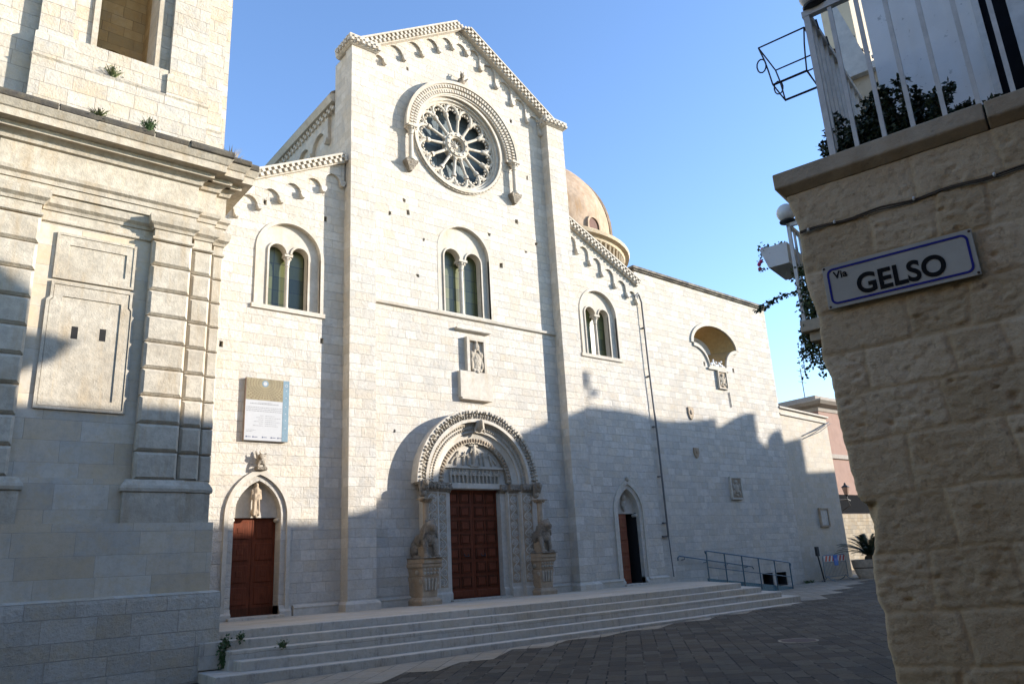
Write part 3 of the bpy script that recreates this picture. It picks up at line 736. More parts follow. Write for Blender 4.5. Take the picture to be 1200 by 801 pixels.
part('billet_archivolt', MB().ring(PX, AZ+.06, 1.27, 1.46, 19.9, 20.05, 0, PI, 44), M['carved'], PT); part('leaf_carving', cv, M['rust_stone'], PT, smooth=True)
mb = MB().ell((PX, 19.62, AZ+1.84), (.13, .16, .2)).ell((PX, 19.50, AZ+1.96), (.08, .10, .10)).ell((PX-.02, 19.44, AZ+1.84), (.05, .06, .13)).cap((PX-.1, 19.58, AZ+1.95), (PX-.19, 19.62, AZ+1.66), .055, .035).cap((PX+.1, 19.58, AZ+1.95), (PX+.19, 19.62, AZ+1.66), .055, .035)
remesh(part('keystone_bird', mb, M['relief'], PT, smooth=True), .022)
# tympanum figures and lintel frieze
def figure(mb, x, y, z0, h, lean=0., arms=0.):
    mb.cap((x, y, z0+.02*h), (x+lean*.5, y, z0+.5*h), .105*h, .10*h, 8); mb.cap((x+lean*.5, y, z0+.5*h), (x+lean, y, z0+.76*h), .11*h, .12*h, 8)
    mb.ell((x+lean*1.1, y-.02, z0+.92*h), (.075*h, .08*h, .095*h), 8, 6)
    for s in (-1, 1): mb.cap((x+lean+s*.12*h, y-.02, z0+.75*h), (x+lean+s*(.14+arms)*h, y-.04, z0+(.5+arms*.6)*h), .045*h, .04*h, 6)
ty = MB()
figure(ty, PX, 20.0, 5.13, .72, 0, .08)
for dx, h, ln in ((-.72, .42, .10), (-.42, .42, .05), (.42, .42, -.05), (.72, .42, -.10), (-.24, .34, .02), (.25, .34, -.02)): figure(ty, PX+dx, 20.01, 5.15, h, ln, .12)
ty.cap((PX-.9, 20.02, 5.2), (PX-.62, 20.02, 5.55), .05, .03).cap((PX+.9, 20.02, 5.2), (PX+.62, 20.02, 5.55), .05, .03).ell((PX, 20.0, 5.80), (.26, .06, .08)).box(PX-.18, PX+.18, 19.93, 20.04, 5.06, 5.14)
remesh(part('tympanum_figures', ty, M['relief'], PT, smooth=True), .018)
li = MB()
for k in range(13): figure(li, PX - .94 + k*.157, 19.99, 4.57, .42, random.uniform(-.02, .02), .02)
remesh(part('lintel_figures', li, M['relief'], PT, smooth=True), .016)
part('lintel', MB().box(PX-1.26, PX+1.26, 19.95, 20.2, 4.38, 4.55).box(PX-1.22, PX+1.22, 19.95, 20.03, 5.02, 5.08), M['trim'], PT)
# jambs (stepped) with carved bands
def scroll(cx, hw, y, z0, z1):
    mb = MB(); rr = random.Random(int(cx*97)); n = 10; dz = (z1-z0)/n; pts = []
    for k in range(n*8+1):
        q = k/8; pts.append((cx + hw*.72*math.sin(PI*q), y, z0 + dz*q))
    mb.tube(pts, .020, 6)
    for k in range(n):
        c = Vector((cx - hw*.30*(1 if k % 2 == 0 else -1), y, z0 + dz*(k+.5))); R_ = min(hw*.6, dz*.40)
        mb.tube([(c.x + R_*math.cos(q), y, c.z + R_*math.sin(q)) for q in [2*PI*j/12 for j in range(13)]], .014, 5)
        for j in range(6):
            q = j*PI/3 + rr.uniform(-.3, .3); mb.ell((c.x + R_*.55*math.cos(q), y-.006, c.z + R_*.55*math.sin(q)), (R_*.30, .022, R_*.30), 6, 4)
        mb.ell((c.x, y-.012, c.z), (R_*.25, .025, R_*.25), 6, 4)
        sx_ = 1 if k % 2 == 0 else -1
        for j in range(3): mb.ell((cx + sx_*hw*(.55+.17*(j % 2)), y, z0 + dz*(k+.25+.22*j)), (.035, .022, .03), 6, 4)
    return mb
for sx in (-1, 1):
    for (a, b_, yf, mt) in ((1.0, 1.20, 19.98, 'trim'), (1.20, 1.62, 19.82, 'trim'), (1.62, 2.12, 19.66, 'trim')):
        x0, x1 = sorted((PX+sx*a, PX+sx*b_))
        j = part('jamb', MB().loft(x0, x1, yf, 20.06 if a > 1.1 else 20.3, [(.9, .05), (1.24, .05), (1.3, .0), (4.28, .0)], ends=False), M[mt], PT)
        if b_ - a > .3:
            pl_ = part('carved_panel', MB().box(x0+.05, x1-.05, yf-.006, yf+.02, 1.42, 4.2), M['rust_stone'], j)
            part('scrollwork', scroll((x0+x1)/2, (x1-x0)/2-.06, yf-.01, 1.45, 4.17), M['trim'], pl_, smooth=True)
    x0, x1 = sorted((PX+sx*.98, PX+sx*2.16))
    fr = MB()
    for (a, b_, yf) in ((.98, 1.22, 19.98), (1.22, 1.64, 19.82), (1.64, 2.14, 19.66)):
        q0, q1 = sorted((PX+sx*a, PX+sx*b_)); fr.loft(q0, q1, yf, 20.06, [(4.24, .02), (4.28, .05), (4.44, .13), (4.52, .14)], ends=False)
        for k in range(4): fr.ell((q0 + (q1-q0)*(k+.5)/4, yf-.10, 4.37), (.06, .06, .07), 8, 6)
    part('capital_frieze', fr, M['grey_carved'], PT)
    cx = PX + sx*2.22 - .02
    part('portal_column', column(cx, 19.42, 2.62, 4.0, .095, .12, .2), M['rust_stone'], PT, smooth=True)
    part('column_block', MB().box(cx-.17, cx+.17, 19.27, 20.02, 2.28, 2.62), M['rust_stone'], PT, bevel=.02)
    gr = MB().ell((cx, 19.40, 4.12), (.17, .17, .16)).ell((cx, 19.32, 4.36), (.2, .24, .17)).ell((cx, 19.12, 4.48), (.13, .14, .13)).cap((cx-.14, 19.3, 4.2), (cx-.2, 19.2, 4.5), .06, .05).cap((cx+.14, 19.3, 4.2), (cx+.2, 19.2, 4.5), .06, .05).box(cx-.2, cx+.2, 19.2, 19.75, 4.44, 4.56).ell((cx, 19.05, 4.40), (.07, .1, .06))
    remesh(part('beast_capital', SQ(gr.xform(lambda x, y, z: (cx+(x-cx)*.8, y, 4.42+(z-4.42)*.8)), .7), M['grey_carved'], PT, smooth=True), .016)
    # console carrying the lion
    cs = MB().box(cx-.32, cx+.32, 19.10, 20.02, 2.14, 2.28).loft(cx-.26, cx+.26, 19.22, 20.02, [(1.78, .0), (2.0, .03), (2.06, .08), (2.14, .08)]).loft(cx-.27, cx+.27, 19.26, 20.02, [(1.2, -.02), (1.5, -.01), (1.62, .0), (1.70, .02), (1.78, .03)])
    cs.loft(cx-.26, cx+.26, 19.28, 20.02, [(.95, .08), (1.12, .1), (1.2, .02), (1.24, -.05)])
    c = part('lion_console', cs, M['rust_stone'], PT, bevel=.02)
    cc = MB()
    for k in range(5):
        for r_ in range(2): cc.ell((cx-.22+.11*k, 19.20, 1.87+.11*r_), (.045, .035, .045), 8, 6)
    for k in range(4): cc.cap((cx-.18+.12*k, 19.25, 1.70), (cx-.15+.10*k, 19.26, 1.42), .045, .035)
    for sx2 in (-1, 1): cc.ell((cx+sx2*.26, 19.34, 1.66), (.06, .08, .09), 8, 6).ell((cx+sx2*.30, 19.5, 1.9), (.03, .10, .07), 8, 6)
    remesh(part('console_carving', cc, M['relief'], c, smooth=True), .014)
# door leaves with square panels
for sx in (-1, 1):
    x0, x1 = sorted((PX+sx*.005, PX+sx*1.02))
    lf = MB().box(x0, x1, 20.2, 20.27, 1.03, 4.40)
    d = part('door_leaf', lf, M['door'], PT)
    pn = MB(); fr = MB(); rows = 7; rh = 3.0/rows
    for r_ in range(rows):
        for c_ in range(2):
            a = x0 + .07 + c_*(x1-x0-.10)/2; b_ = a + (x1-x0-.10)/2 - .07; z0 = 1.36 + r_*rh; z1 = z0 + rh - .09
            part('door_panel', MB().cham(a+.05, b_-.05, 20.165, 20.21, z0+.05, z1-.05, .022), M['door'], d)
            for bx in ((a, b_, z0, z0+.035), (a, b_, z1-.035, z1), (a, a+.035, z0, z1), (b_-.035, b_, z0, z1)): fr.box(bx[0], bx[1], 20.175, 20.21, bx[2], bx[3])
    part('door_panel', MB().cham(x0+.07, x1-.05, 20.17, 20.21, 1.08, 1.29, .02), M['door'], d); part('panel_frames', fr, M['door_dark'], d)
    part('handle', MB().tube([(PX+sx*.25, 20.15, 2.37), (PX+sx*.25, 20.10, 2.30), (PX+sx*.40, 20.10, 2.30), (PX+sx*.40, 20.15, 2.37)], .016, 6), M['iron'], d)
part('threshold', MB().box(PX-1.12, PX+1.12, 19.72, 20.25, .94, 1.05), M['step'], PT, bevel=.015)

# ---- side doors
def side_portal(cx, hw, zdoor, apex, sx0):
    rise = apex - zdoor
    p_in = pointed(cx, hw+.03, zdoor+.02, rise-.10); p_mid = pointed(cx, hw+.15, zdoor+.02, rise+.06); p_out = pointed(cx, hw+.26, zdoor+.02, rise+.22)
    fr = MB().band(p_in, p_mid, 20.06, 20.4).band(p_mid, p_out, 19.97, 20.06)
    for s in (-1, 1):
        for a, b_, y0, y1 in ((.03, .15, 20.06, 20.4), (.15, .26, 19.97, 20.06)):
            q0, q1 = sorted((cx+s*(hw+a), cx+s*(hw+b_))); fr.box(q0, q1, y0, y1, 1.04, zdoor+.02)
        q0, q1 = sorted((cx+s*(hw+.0), cx+s*(hw+.32))); fr.loft(q0, q1, 20.0, 20.4, [(.95, .08), (1.14, .08), (1.2, .02), (1.28, .0)], ends=False)
        fr.cap((cx+s*(hw-.02), 20.2, zdoor-.07), (cx+s*(hw-.02), 20.35, zdoor-.07), .06, .06)
    p = part('side_portal', fr, M['trim'], CH)
    part('lunette', MB().prism([(cx-hw-.04, zdoor), (cx+hw+.04, zdoor)] + p_in, 20.3, 20.38), M['trim'], p)
    part('doorstep', MB().box(cx-hw-.1, cx+hw+.1, 19.8, 20.5, .93, 1.07), M['step'], p, bevel=.015)
    return p
sp = side_portal(7.5, .63, 3.53, 4.55, 0)
for sx in (-1, 1):
    x0, x1 = sorted((7.5+sx*.006, 7.5+sx*.64)); d = part('door_leaf', MB().box(x0, x1, 20.4, 20.46, 1.06, 3.55), M['door'], sp)
    pn = MB()
    for r_ in range(4):
        z0 = 1.34 + r_*.55; z1 = z0+.44
        pn = MB()
        for e in (.0, .07, .14): pn.cham(x0+.09+e, x1-.09-e, 20.375-(.0 if e != .07 else -.02)-e*.06, 20.41, z0+e, z1-e, .015)
        part('door_panel', pn, M['door'], d)
    part('kick_board', MB().box(x0+.02, x1-.02, 20.385, 20.41, 1.07, 1.27), M['door_dark'], d)
st = MB(); figure(st, 7.47, 20.16, 3.58, .86, .0, .0)
st.cap((7.44, 20.1, 4.0), (7.54, 20.08, 4.08), .06, .05).ell((7.47, 20.16, 3.66), (.13, .11, .12)).cap((7.40, 20.08, 3.6), (7.42, 20.08, 4.1), .035, .035).cap((7.54, 20.08, 3.6), (7.52, 20.08, 4.1), .03, .03)
remesh(solo('saint_statue', st, M['rust_stone'], 'small robed stone figure standing over the left red door', 'statue', smooth=True), .018)
gr = MB().ell((7.5, 19.92, 4.99), (.11, .2, .11)).ell((7.46, 19.75, 5.10), (.08, .1, .08)).cap((7.42, 19.8, 4.95), (7.40, 19.78, 4.82), .04, .035).cap((7.56, 19.85, 4.95), (7.58, 19.83, 4.82), .04, .035).cap((7.5, 20.0, 5.05), (7.64, 19.95, 5.2), .05, .03).box(7.36, 7.66, 19.75, 20.06, 4.74, 4.82).ell((7.42, 19.7, 5.2), (.025, .025, .06)).cap((7.42, 19.9, 5.05), (7.36, 19.95, 5.24), .06, .03)
remesh(part('gable_beast', SQ(gr, .55), M['grey_carved'], CH, smooth=True), .02)
sp = side_portal(21.70, .58, 3.6, 4.6, 0)
part('reveal_shade', MB().box(21.122, 21.14, 20.20, 20.95, 1.07, 3.62).box(22.26, 22.278, 20.20, 20.95, 1.07, 3.62).box(21.12, 22.28, 20.44, 20.95, 3.60, 3.63), M['black'], sp)  # black sheets over the pale reveals, painted in for shade
part('vestibule', MB().box(21.1, 22.3, 21.9, 21.95, .9, 3.7).box(21.05, 21.1, 20.95, 21.95, .9, 3.7).box(22.3, 22.35, 20.95, 21.95, .9, 3.7).box(21.05, 22.35, 20.9, 21.95, 3.6, 3.7), M['black'], sp)  # walls coloured near-black in place of the dark inside
# left leaf, swung inwards so its inner face is turned to the square
lf = MB().box(0, .60, -.03, .03, 1.08, 3.58)
for r_ in range(5):
    z0 = 1.2 + r_*.47; lf.cham(.08, .52, -.055, -.02, z0, z0+.38, .02)
ca, sa = math.cos(math.radians(9)), math.sin(math.radians(9))
part('door_leaf', lf.xform(lambda x, y, z: (21.125 + x*ca*.98 - y*sa, 20.15 + x*sa + y*ca, z)), M['door'], sp, label='brown door leaf standing ajar')
hd_ = MB().ell((21.68, 20.22, 4.18), (.10, .10, .13)).ell((21.68, 20.25, 3.98), (.13, .1, .12)).cap((21.62, 20.24, 3.9), (21.70, 20.25, 3.72), .08, .05)
remesh(part('lunette_bust', hd_, M['relief'], sp, smooth=True), .018)
remesh(part('wall_boss', MB().ell((21.72, 19.98, 4.86), (.08, .09, .10)), M['relief'], CH, smooth=True), .02)

# ---- lions
def lion(cx, label):
    mb = MB(); z = 2.285
    mb.ell((cx, 19.60, z+.50), (.22, .36, .24))                      # trunk, rising to the shoulders
    mb.ell((cx, 19.30, z+.60), (.23, .26, .30)); mb.ell((cx, 19.86, z+.36), (.22, .2, .26))
    mb.ell((cx, 19.20, z+.82), (.21, .20, .25))                      # mane
    mb.ell((cx, 19.08, z+.92), (.15, .15, .17)); mb.ell((cx, 18.92, z+.86), (.09, .12, .09)); mb.ell((cx, 18.90, z+.79), (.06, .08, .04))
    for s in (-1, 1):
        mb.ell((cx+s*.12, 19.14, z+1.06), (.045, .04, .06)); mb.ell((cx+s*.065, 18.975, z+.95), (.025, .03, .025))
        mb.cap((cx+s*.14, 19.22, z+.55), (cx+s*.145, 19.14, z+.25), .10, .07); mb.cap((cx+s*.145, 19.14, z+.25), (cx+s*.145, 19.12, z+.07), .07, .06); mb.ell((cx+s*.145, 19.05, z+.055), (.075, .12, .055))
        mb.ell((cx+s*.17, 19.78, z+.26), (.10, .2, .2)); mb.cap((cx+s*.18, 19.66, z+.2), (cx+s*.18, 19.86, z+.12), .08, .06); mb.ell((cx+s*.19, 19.62, z+.05), (.07, .16, .05))
        for k in range(4):
            for j in range(3): mb.cap((cx+s*(.12+.03*j), 19.12+.09*k, z+.98-.13*j-.04*k), (cx+s*(.16+.03*j), 19.14+.09*k, z+.86-.14*j-.04*k), .038, .026, 6)
    mb.cap((cx+.05, 20.0, z+.35), (cx+.24, 19.85, z+.5), .04, .03); mb.cap((cx+.24, 19.85, z+.5), (cx+.24, 19.7, z+.62), .03, .045)
    mb.box(cx-.30, cx+.30, 18.95, 20.02, z-.003, z+.03)
    mb.xform(lambda x, y, z_: (cx+(x-cx)*1.12, 20.02-(20.02-y)*.92, 2.285+(z_-2.285)*.98))
    o = solo('lion_statue', mb, M['grey_carved'], label, 'statue', 'stone lions beside the main door', smooth=True)
    remesh(o, .015)
lion(PX-2.24, 'worn grey stone lion on the console left of the main door')
lion(PX+2.20, 'worn grey stone lion on the console right of the main door')

# ------------------------------------------------------------------ steps
STEP_PTS = [
    (1.0, [(5.1, 16.5), (8.0, 16.15), (12.4, 15.65), (18.0, 15.55), (22.25, 15.85)], [(23.0, 17.2), (24.1, 18.7), (24.1, 20.4), (4.8, 20.4), (4.8, 16.55)]),
    (.835, [(5.0, 16.15), (8.0, 15.72), (12.2, 15.32), (17.8, 15.25), (22.85, 15.5)], [(23.9, 17.4), (24.3, 18.5), (5.0, 18.5)]),
    (.665, [(5.43, 15.75), (8.0, 15.3), (12.0, 14.98), (17.4, 14.88), (23.25, 15.02)], [(24.2, 16.9), (24.4, 18.0), (5.45, 17.6)]),
    (.495, [(5.52, 15.32), (7.7, 14.98), (12.0, 14.72), (17.0, 14.58), (23.75, 14.66)], [(24.9, 16.7), (24.6, 17.6), (5.55, 16.9)]),
    (.315, [(4.95, 15.0), (7.4, 14.62), (11.6, 14.40), (16.7, 14.25), (23.75, 14.35)], [(24.6, 15.6), (24.3, 16.9), (5.0, 16.15)])]
ST = thing('stone_steps', 'broad flight of five pale stone steps below the church doors', 'steps', (14, 16, .15))
for i, (z, front, rest) in enumerate(STEP_PTS):
    poly = front + rest
    zb = z - .5
    o = part('landing' if i == 0 else 'step', MB().plan(poly, zb, z), M['landing'] if i == 0 else M['step'], ST, bevel=.018)
    if i == 0:
        # nosing stones of the landing edge
        inn = [(x, y+.38) for x, y in front]
        part('nosing', MB().plan([(x, y-.012) for x, y in front] + inn[::-1], .80, 1.004), M['step'], ST, bevel=.018)

# ------------------------------------------------------------------ side palace
PA = thing('palace', 'plain limestone building with an arched oculus, right of the church', 'building', (28.3, 24, .3))
ocx = 28.55
top_arc = [(ocx + 1.60*math.cos(PI*k/20), 11.08 + .97*math.sin(PI*k/20)) for k in range(21)]
low_l = [(ocx - 1.60 + .98*math.sin(PI/2*k/8)*1.0, 11.08 - .95*(1-math.cos(PI/2*k/8))) for k in range(1, 9)]
low_r = [(2*ocx - x, z) for x, z in reversed(low_l)]
ocu = top_arc + low_l + low_r
holes = [ocu, [(29.80, .45), (30.62, .45), (30.62, 1.03), (29.80, 1.03)], [(30.86, .45), (31.68, .45), (31.68, 1.02), (30.86, 1.02)], rect(27.6, 10.15, .14, .2), rect(29.75, 10.1, .14, .2)]
part('wall', MB().prism([(23.46, -.2), (33.1, -.2), (33.1, 13.72), (23.46, 13.9)], 20.06, 20.9, holes), M['palazzo'], PA)
part('body', MB().box(23.5, 33.05, 21.0, 30, -.2, 13.6), M['palazzo'], PA)
part('cellar_shade', MB().box(29.801, 29.82, 20.1, 20.5, .46, 1.02).box(30.60, 30.619, 20.1, 20.5, .46, 1.02).box(30.861, 30.88, 20.1, 20.5, .46, 1.02).box(31.66, 31.679, 20.1, 20.5, .46, 1.02).box(29.8, 30.62, 20.1, 20.5, .44, .50).box(30.86, 31.68, 20.1, 20.5, .44, .50), M['iron'], PA)  # dark sheets over the pale opening sides, painted in for shade
part('cellar_black', MB().box(29.7, 31.8, 20.5, 20.55, .3, 1.2), M['black'], PA)  # black sheet standing in for the darkness behind the openings
part('roof_cornice', MB().prism([(23.3, 13.87), (33.22, 13.69), (33.22, 13.80), (23.3, 13.98)], 19.92, 30.2).prism([(23.38, 13.80), (33.16, 13.62), (33.16, 13.69), (23.38, 13.87)], 19.98, 21), M['old_trim'], PA)
ow = part('oculus_window', MB().band(top_arc, [(ocx + (x-ocx)*1.10, 11.08 + (z-11.08)*1.16) for x, z in top_arc], 20.0, 20.12), M['trim'], PA)
lowc = low_l + low_r
part('lower_moulding', MB().band([top_arc[-1]] + lowc + [top_arc[0]], [(x + (-.0 if 0 else 0), z - .16) for x, z in [top_arc[-1]] + lowc + [top_arc[0]]], 19.99, 20.12).box(ocx-.75, ocx+.75, 19.97, 20.12, 9.94, 10.03), M['trim'], ow)
# slanting vault of the oculus, window pane deep inside
vt = MB(); n = len(ocu); sc_ = lambda p: (ocx - .35 + (p[0]-ocx)*.62, 10.95 + (p[1]-10.95)*.62)
vt.add([(p[0], 20.10, p[1]) for p in ocu] + [(sc_(p)[0], 21.4, sc_(p)[1]) for p in ocu], [(i, (i+1) % n, n+(i+1) % n, n+i) for i in range(n)])
part('vault', vt, M['cave'], ow)
part('pane', MB().prism([sc_(p) for p in ocu], 21.36, 21.38), M['glass'], ow)
cr = MB()
for k in range(7): cr.ell((ocx-.45+k*.15, 20.06, 10.2+.07*math.sin(k*1.9)), (.09, .07, .09), 8, 6)
for k in range(4): cr.ell((ocx-.3+k*.2, 20.04, 10.34+.05*math.cos(k*2.)), (.06, .05, .06), 8, 6)
remesh(part('crest_carving', cr, M['white_wall'], ow, smooth=True), .02)
def relief_tablet(x0, x1, z0, z1, fr_=.05, oval=False):
    t_ = part('stone_tablet', MB().box(x0, x1, 20.0, 20.07, z0, z1), M['rust_stone'], PA, bevel=.01)
    f = MB()
    for b_ in ((x0-fr_, x1+fr_, z1, z1+fr_), (x0-fr_, x1+fr_, z0-fr_, z0), (x0-fr_, x0, z0, z1), (x1, x1+fr_, z0, z1)): f.box(b_[0], b_[1], 19.95, 20.08, b_[2], b_[3])
    part('tablet_frame', f, M['trim'], t_)
    c = MB(); cx = (x0+x1)/2; cz = (z0+z1)/2; hh = (z1-z0)/2; ww = (x1-x0)/2
    c.ell((cx, 19.99, cz-.05*hh), (ww*.55, .05, hh*.5)).ell((cx, 19.98, cz+.62*hh), (ww*.35, .05, hh*.2))
    for s in (-1, 1): c.ell((cx+s*ww*.65, 19.99, cz+.2*hh), (ww*.2, .04, hh*.3)).ell((cx+s*ww*.6, 19.99, cz-.5*hh), (ww*.22, .04, hh*.25))
    c.ell((cx, 19.98, cz-.75*hh), (ww*.4, .04, hh*.13))
    remesh(part('relief', c, M['relief'], t_, smooth=True), .016)
relief_tablet(28.43, 29.0, 9.14, 9.88)
relief_tablet(28.32, 29.0, 4.24, 5.08, .07)
def shield(x, z, w_, h_):
    mb = MB().prism([(x-w_, z+h_), (x+w_, z+h_), (x+w_, z), (x+w_*.6, z-h_*.7), (x, z-h_), (x-w_*.6, z-h_*.7), (x-w_, z)], 20.0, 20.08)
    mb.ell((x, 20.0, z+h_*.2), (w_*.5, .05, h_*.4)); part('stone_shield', mb, M['rust_stone'], PA, bevel=.02)
shield(26.17, 7.77, .18, .28); shield(26.22, 6.08, .17, .22)
# downpipe
dp = MB().tube([(23.05, 19.80, 12.45), (23.25, 19.78, 12.62), (23.45, 19.9, 12.62), (23.60, 19.93, 12.35), (23.62, 19.93, 9.5), (23.70, 19.93, 6.6), (23.72, 19.93, 2.7)], .04, 10)
for z in (11.2, 9.1, 7.0, 5.0, 3.2): dp.box(23.57, 23.72, 19.95, 20.07, z, z+.04)
part('downpipe', dp, M['lead'], PA, smooth=True)
part('pipe_bracket', MB().box(23.45, 23.75, 19.95, 20.07, 2.68, 2.74).tube([(23.80, 19.99, 2.7), (23.86, 19.99, 1.2)], .02, 6), M['lead'], PA)
part('conduit', MB().tube([(29.15, 20.03, 9.0), (29.18, 20.03, 8.3)], .02, 6), M['lead'], PA)

# ramp
RP = thing('wheelchair_ramp', 'blue steel access ramp with handrails against the pale wall', 'ramp', (27, 19.2, .3))
rz = lambda x: 1.0 - (x-24.1)*(1.0-.37)/(29.6-24.1)
part('deck', MB().add([(24.15, 18.6, rz(24.15)), (29.6, 18.6, rz(29.6)), (29.6, 19.95, rz(29.6)), (24.15, 19.95, rz(24.15)), (24.15, 18.6, rz(24.15)-.06), (29.6, 18.6, rz(29.6)-.06), (29.6, 19.95, rz(29.6)-.06), (24.15, 19.95, rz(24.15)-.06)],
                [(0, 1, 2, 3), (7, 6, 5, 4), (0, 4, 5, 1), (1, 5, 6, 2), (2, 6, 7, 3), (3, 7, 4, 0)]), M['ramp_paint'], RP)
part('side_panel', MB().add([(24.1, 18.56, rz(24.1)+.10), (29.65, 18.56, rz(29.65)+.10), (29.65, 18.56, .30), (24.1, 18.56, .27), (24.1, 18.60, rz(24.1)+.10), (29.65, 18.60, rz(29.65)+.10), (29.65, 18.60, .30), (24.1, 18.60, .27)],
                [(0, 1, 2, 3), (7, 6, 5, 4), (0, 4, 5, 1), (1, 5, 6, 2), (2, 6, 7, 3), (3, 7, 4, 0)]), M['ramp_paint'], RP)
hr = MB().tube([(24.06, 18.52, rz(24.1)+.98), (24.02, 18.52, rz(24.1)+1.06), (24.15, 18.52, rz(24.1)+1.08)] + [(29.5, 18.52, rz(29.5)+1.07), (29.62, 18.52, rz(29.6)+1.02), (29.58, 18.52, rz(29.6)+.92)], .026, 8)
hr.tube([(24.1, 18.52, rz(24.1)+.5), (29.58, 18.52, rz(29.6)+.5)], .016, 8)
part('handrail', hr, M['rail_paint'], RP, smooth=True)
for k in range(6):
    x = 24.1 + k*(29.55-24.1)/5; part('rail_post', MB().tube([(x, 18.52, rz(x)-.1), (x, 18.52, rz(x)+1.06)], .026, 8), M['rail_paint'], RP, smooth=True)
wr = MB().tube([(24.18, 19.97, rz(24.2)+.80), (24.1, 19.9, rz(24.2)+.90), (24.2, 19.9, rz(24.2)+.96), (28.9, 19.9, rz(28.9)+.90), (28.98, 19.9, rz(29)+.82)], .024, 8)
for k in range(4):
    x = 24.5 + k*1.35; wr.tube([(x, 20.08, rz(x)+.84), (x, 19.9, rz(x)+.86), (x, 19.9, rz(x)+.93)], .014, 6)
part('wall_handrail', wr, M['rail_paint'], RP, smooth=True)

# ------------------------------------------------------------------ low annex
AN = thing('annex', 'low plain pale building standing right of the palace', 'building', (35.3, 23, .4))
part('wall', MB().prism([(33.11, -.1), (37.45, -.1), (37.45, 8.42), (33.11, 8.62)], 20.10, 26), M['annex'], AN)
part('roof_edge', MB().prism([(33.11, 8.62), (37.55, 8.42), (37.55, 8.5), (33.11, 8.7)], 20.0, 26.1).prism([(33.11, 8.30), (37.5, 8.12), (37.5, 8.2), (33.11, 8.38)], 20.03, 20.12), M['trim'], AN)
wt_ = part('wall_tablet', MB().box(35.28, 35.95, 20.04, 20.12, 3.0, 3.75), M['trim'], AN, bevel=.01)
part('tablet_frame', MB().box(35.21, 35.28, 20.0, 20.12, 2.93, 3.82).box(35.95, 36.02, 20.0, 20.12, 2.93, 3.82).box(35.28, 35.95, 20.0, 20.12, 3.75, 3.82).box(35.28, 35.95, 20.0, 20.12, 2.93, 3.0), M['rust_stone'], wt_)
part('cable', MB().tube([(34.9, 20.06, 7.35), (36.2, 19.9, 7.75), (37.5, 20.0, 8.2)], .03, 6).tube([(34.9, 20.06, 7.2), (36.2, 19.85, 7.6), (37.5, 19.95, 8.1)], .02, 6), M['lead'], AN)
# parking-style pole, barrier, planter
tag_x = 33.9
SP = thing('sign_pole', 'thin dark leaning pole with a narrow sign seen edge on', 'sign', (33.9, 19.6, .5))
part('pole', MB().tube([(33.95, 19.6, .42), (33.62, 19.6, 1.98)], .035, 8), M['iron'], SP, smooth=True)
part('sign_plate', MB().box(33.53, 33.72, 19.50, 19.62, 1.60, 2.02), M['iron'], SP, bevel=.01)
CB = thing('crowd_barrier', 'grey steel crowd barrier with a red and white striped board', 'barrier', (34.6, 19.3, .45))
def barrier():
    p = MB(); x0, x1, y, z0, z1 = 33.55, 35.55, 19.3, .62, 1.62
    pts = [(x0, y, z0)]
    for k in range(7): q = PI - PI/2*k/6; pts.append((x0+.15+.15*math.cos(q), y, z1-.15+.15*math.sin(q)))
    for k in range(7): q = PI/2 - PI/2*k/6; pts.append((x1-.15+.15*math.cos(q), y, z1-.15+.15*math.sin(q)))
    pts.append((x1, y, z0)); p.tube(pts, .022, 8); p.tube([(x0, y, z0+.05), (x1, y, z0+.05)], .018, 8); p.tube([(x0, y, z1-.32), (x1, y, z1-.32)], .015, 8)
    part('frame', p, M['steel'], CB, smooth=True)
    b_ = MB()
    for k in range(1, 16): x = x0 + (x1-x0)*k/16; b_.tube([(x, y, z0+.05), (x, y, z1-.32)], .008, 6)
    part('bars', b_, M['steel'], CB)
    for x in (x0+.2, x1-.2): part('foot', MB().tube([(x, y-.34, .47), (x, y-.1, .58), (x, y, z0+.08), (x, y+.1, .58), (x, y+.34, .47)], .02, 8), M['steel'], CB, smooth=True)
    part('board', MB().box(x0+.06, x1-.06, y-.035, y-.02, z1-.28, z1-.03), M['white_band'], CB)
    r_ = MB()
    for k in range(6):
        x = x0 + .1 + k*.31; r_.prism([(x, z1-.275), (x+.15, z1-.275), (x+.27, z1-.035), (x+.12, z1-.035)], y-.042, y-.036)
    part('red_stripes', r_, M['red_band'], CB)
    part('blue_bag', MB().box(x0+.85, x0+1.2, y-.07, y-.043, z1-.48, z1-.02), M['blue_band'], CB, bevel=.02)
barrier()
PL = thing('potted_cycad', 'dark green cycad in a big round sandy planter', 'plant', (36.75, 18.7, .48))
pc = (36.75, 18.7)
part('pot', MB().lathe([(.62, .47), (.70, .60), (.80, .92), (.80, .96), (.83, .99), (.86, 1.25), (.90, 1.30), (.84, 1.32), (.78, 1.22), (.2, 1.2)], pc[0], pc[1], 28), M['terracotta'], PL, smooth=True)
part('pot_band', MB().lathe([(.815, .93), (.83, .93), (.83, .965), (.815, .965)], pc[0], pc[1], 28), M['iron'], PL)
part('trunk', MB().lathe([(.22, 1.15), (.26, 1.3), (.22, 1.45), (.1, 1.52)], pc[0], pc[1], 12), M['stem'], PL)
fr = MB(); rg = random.Random(3)
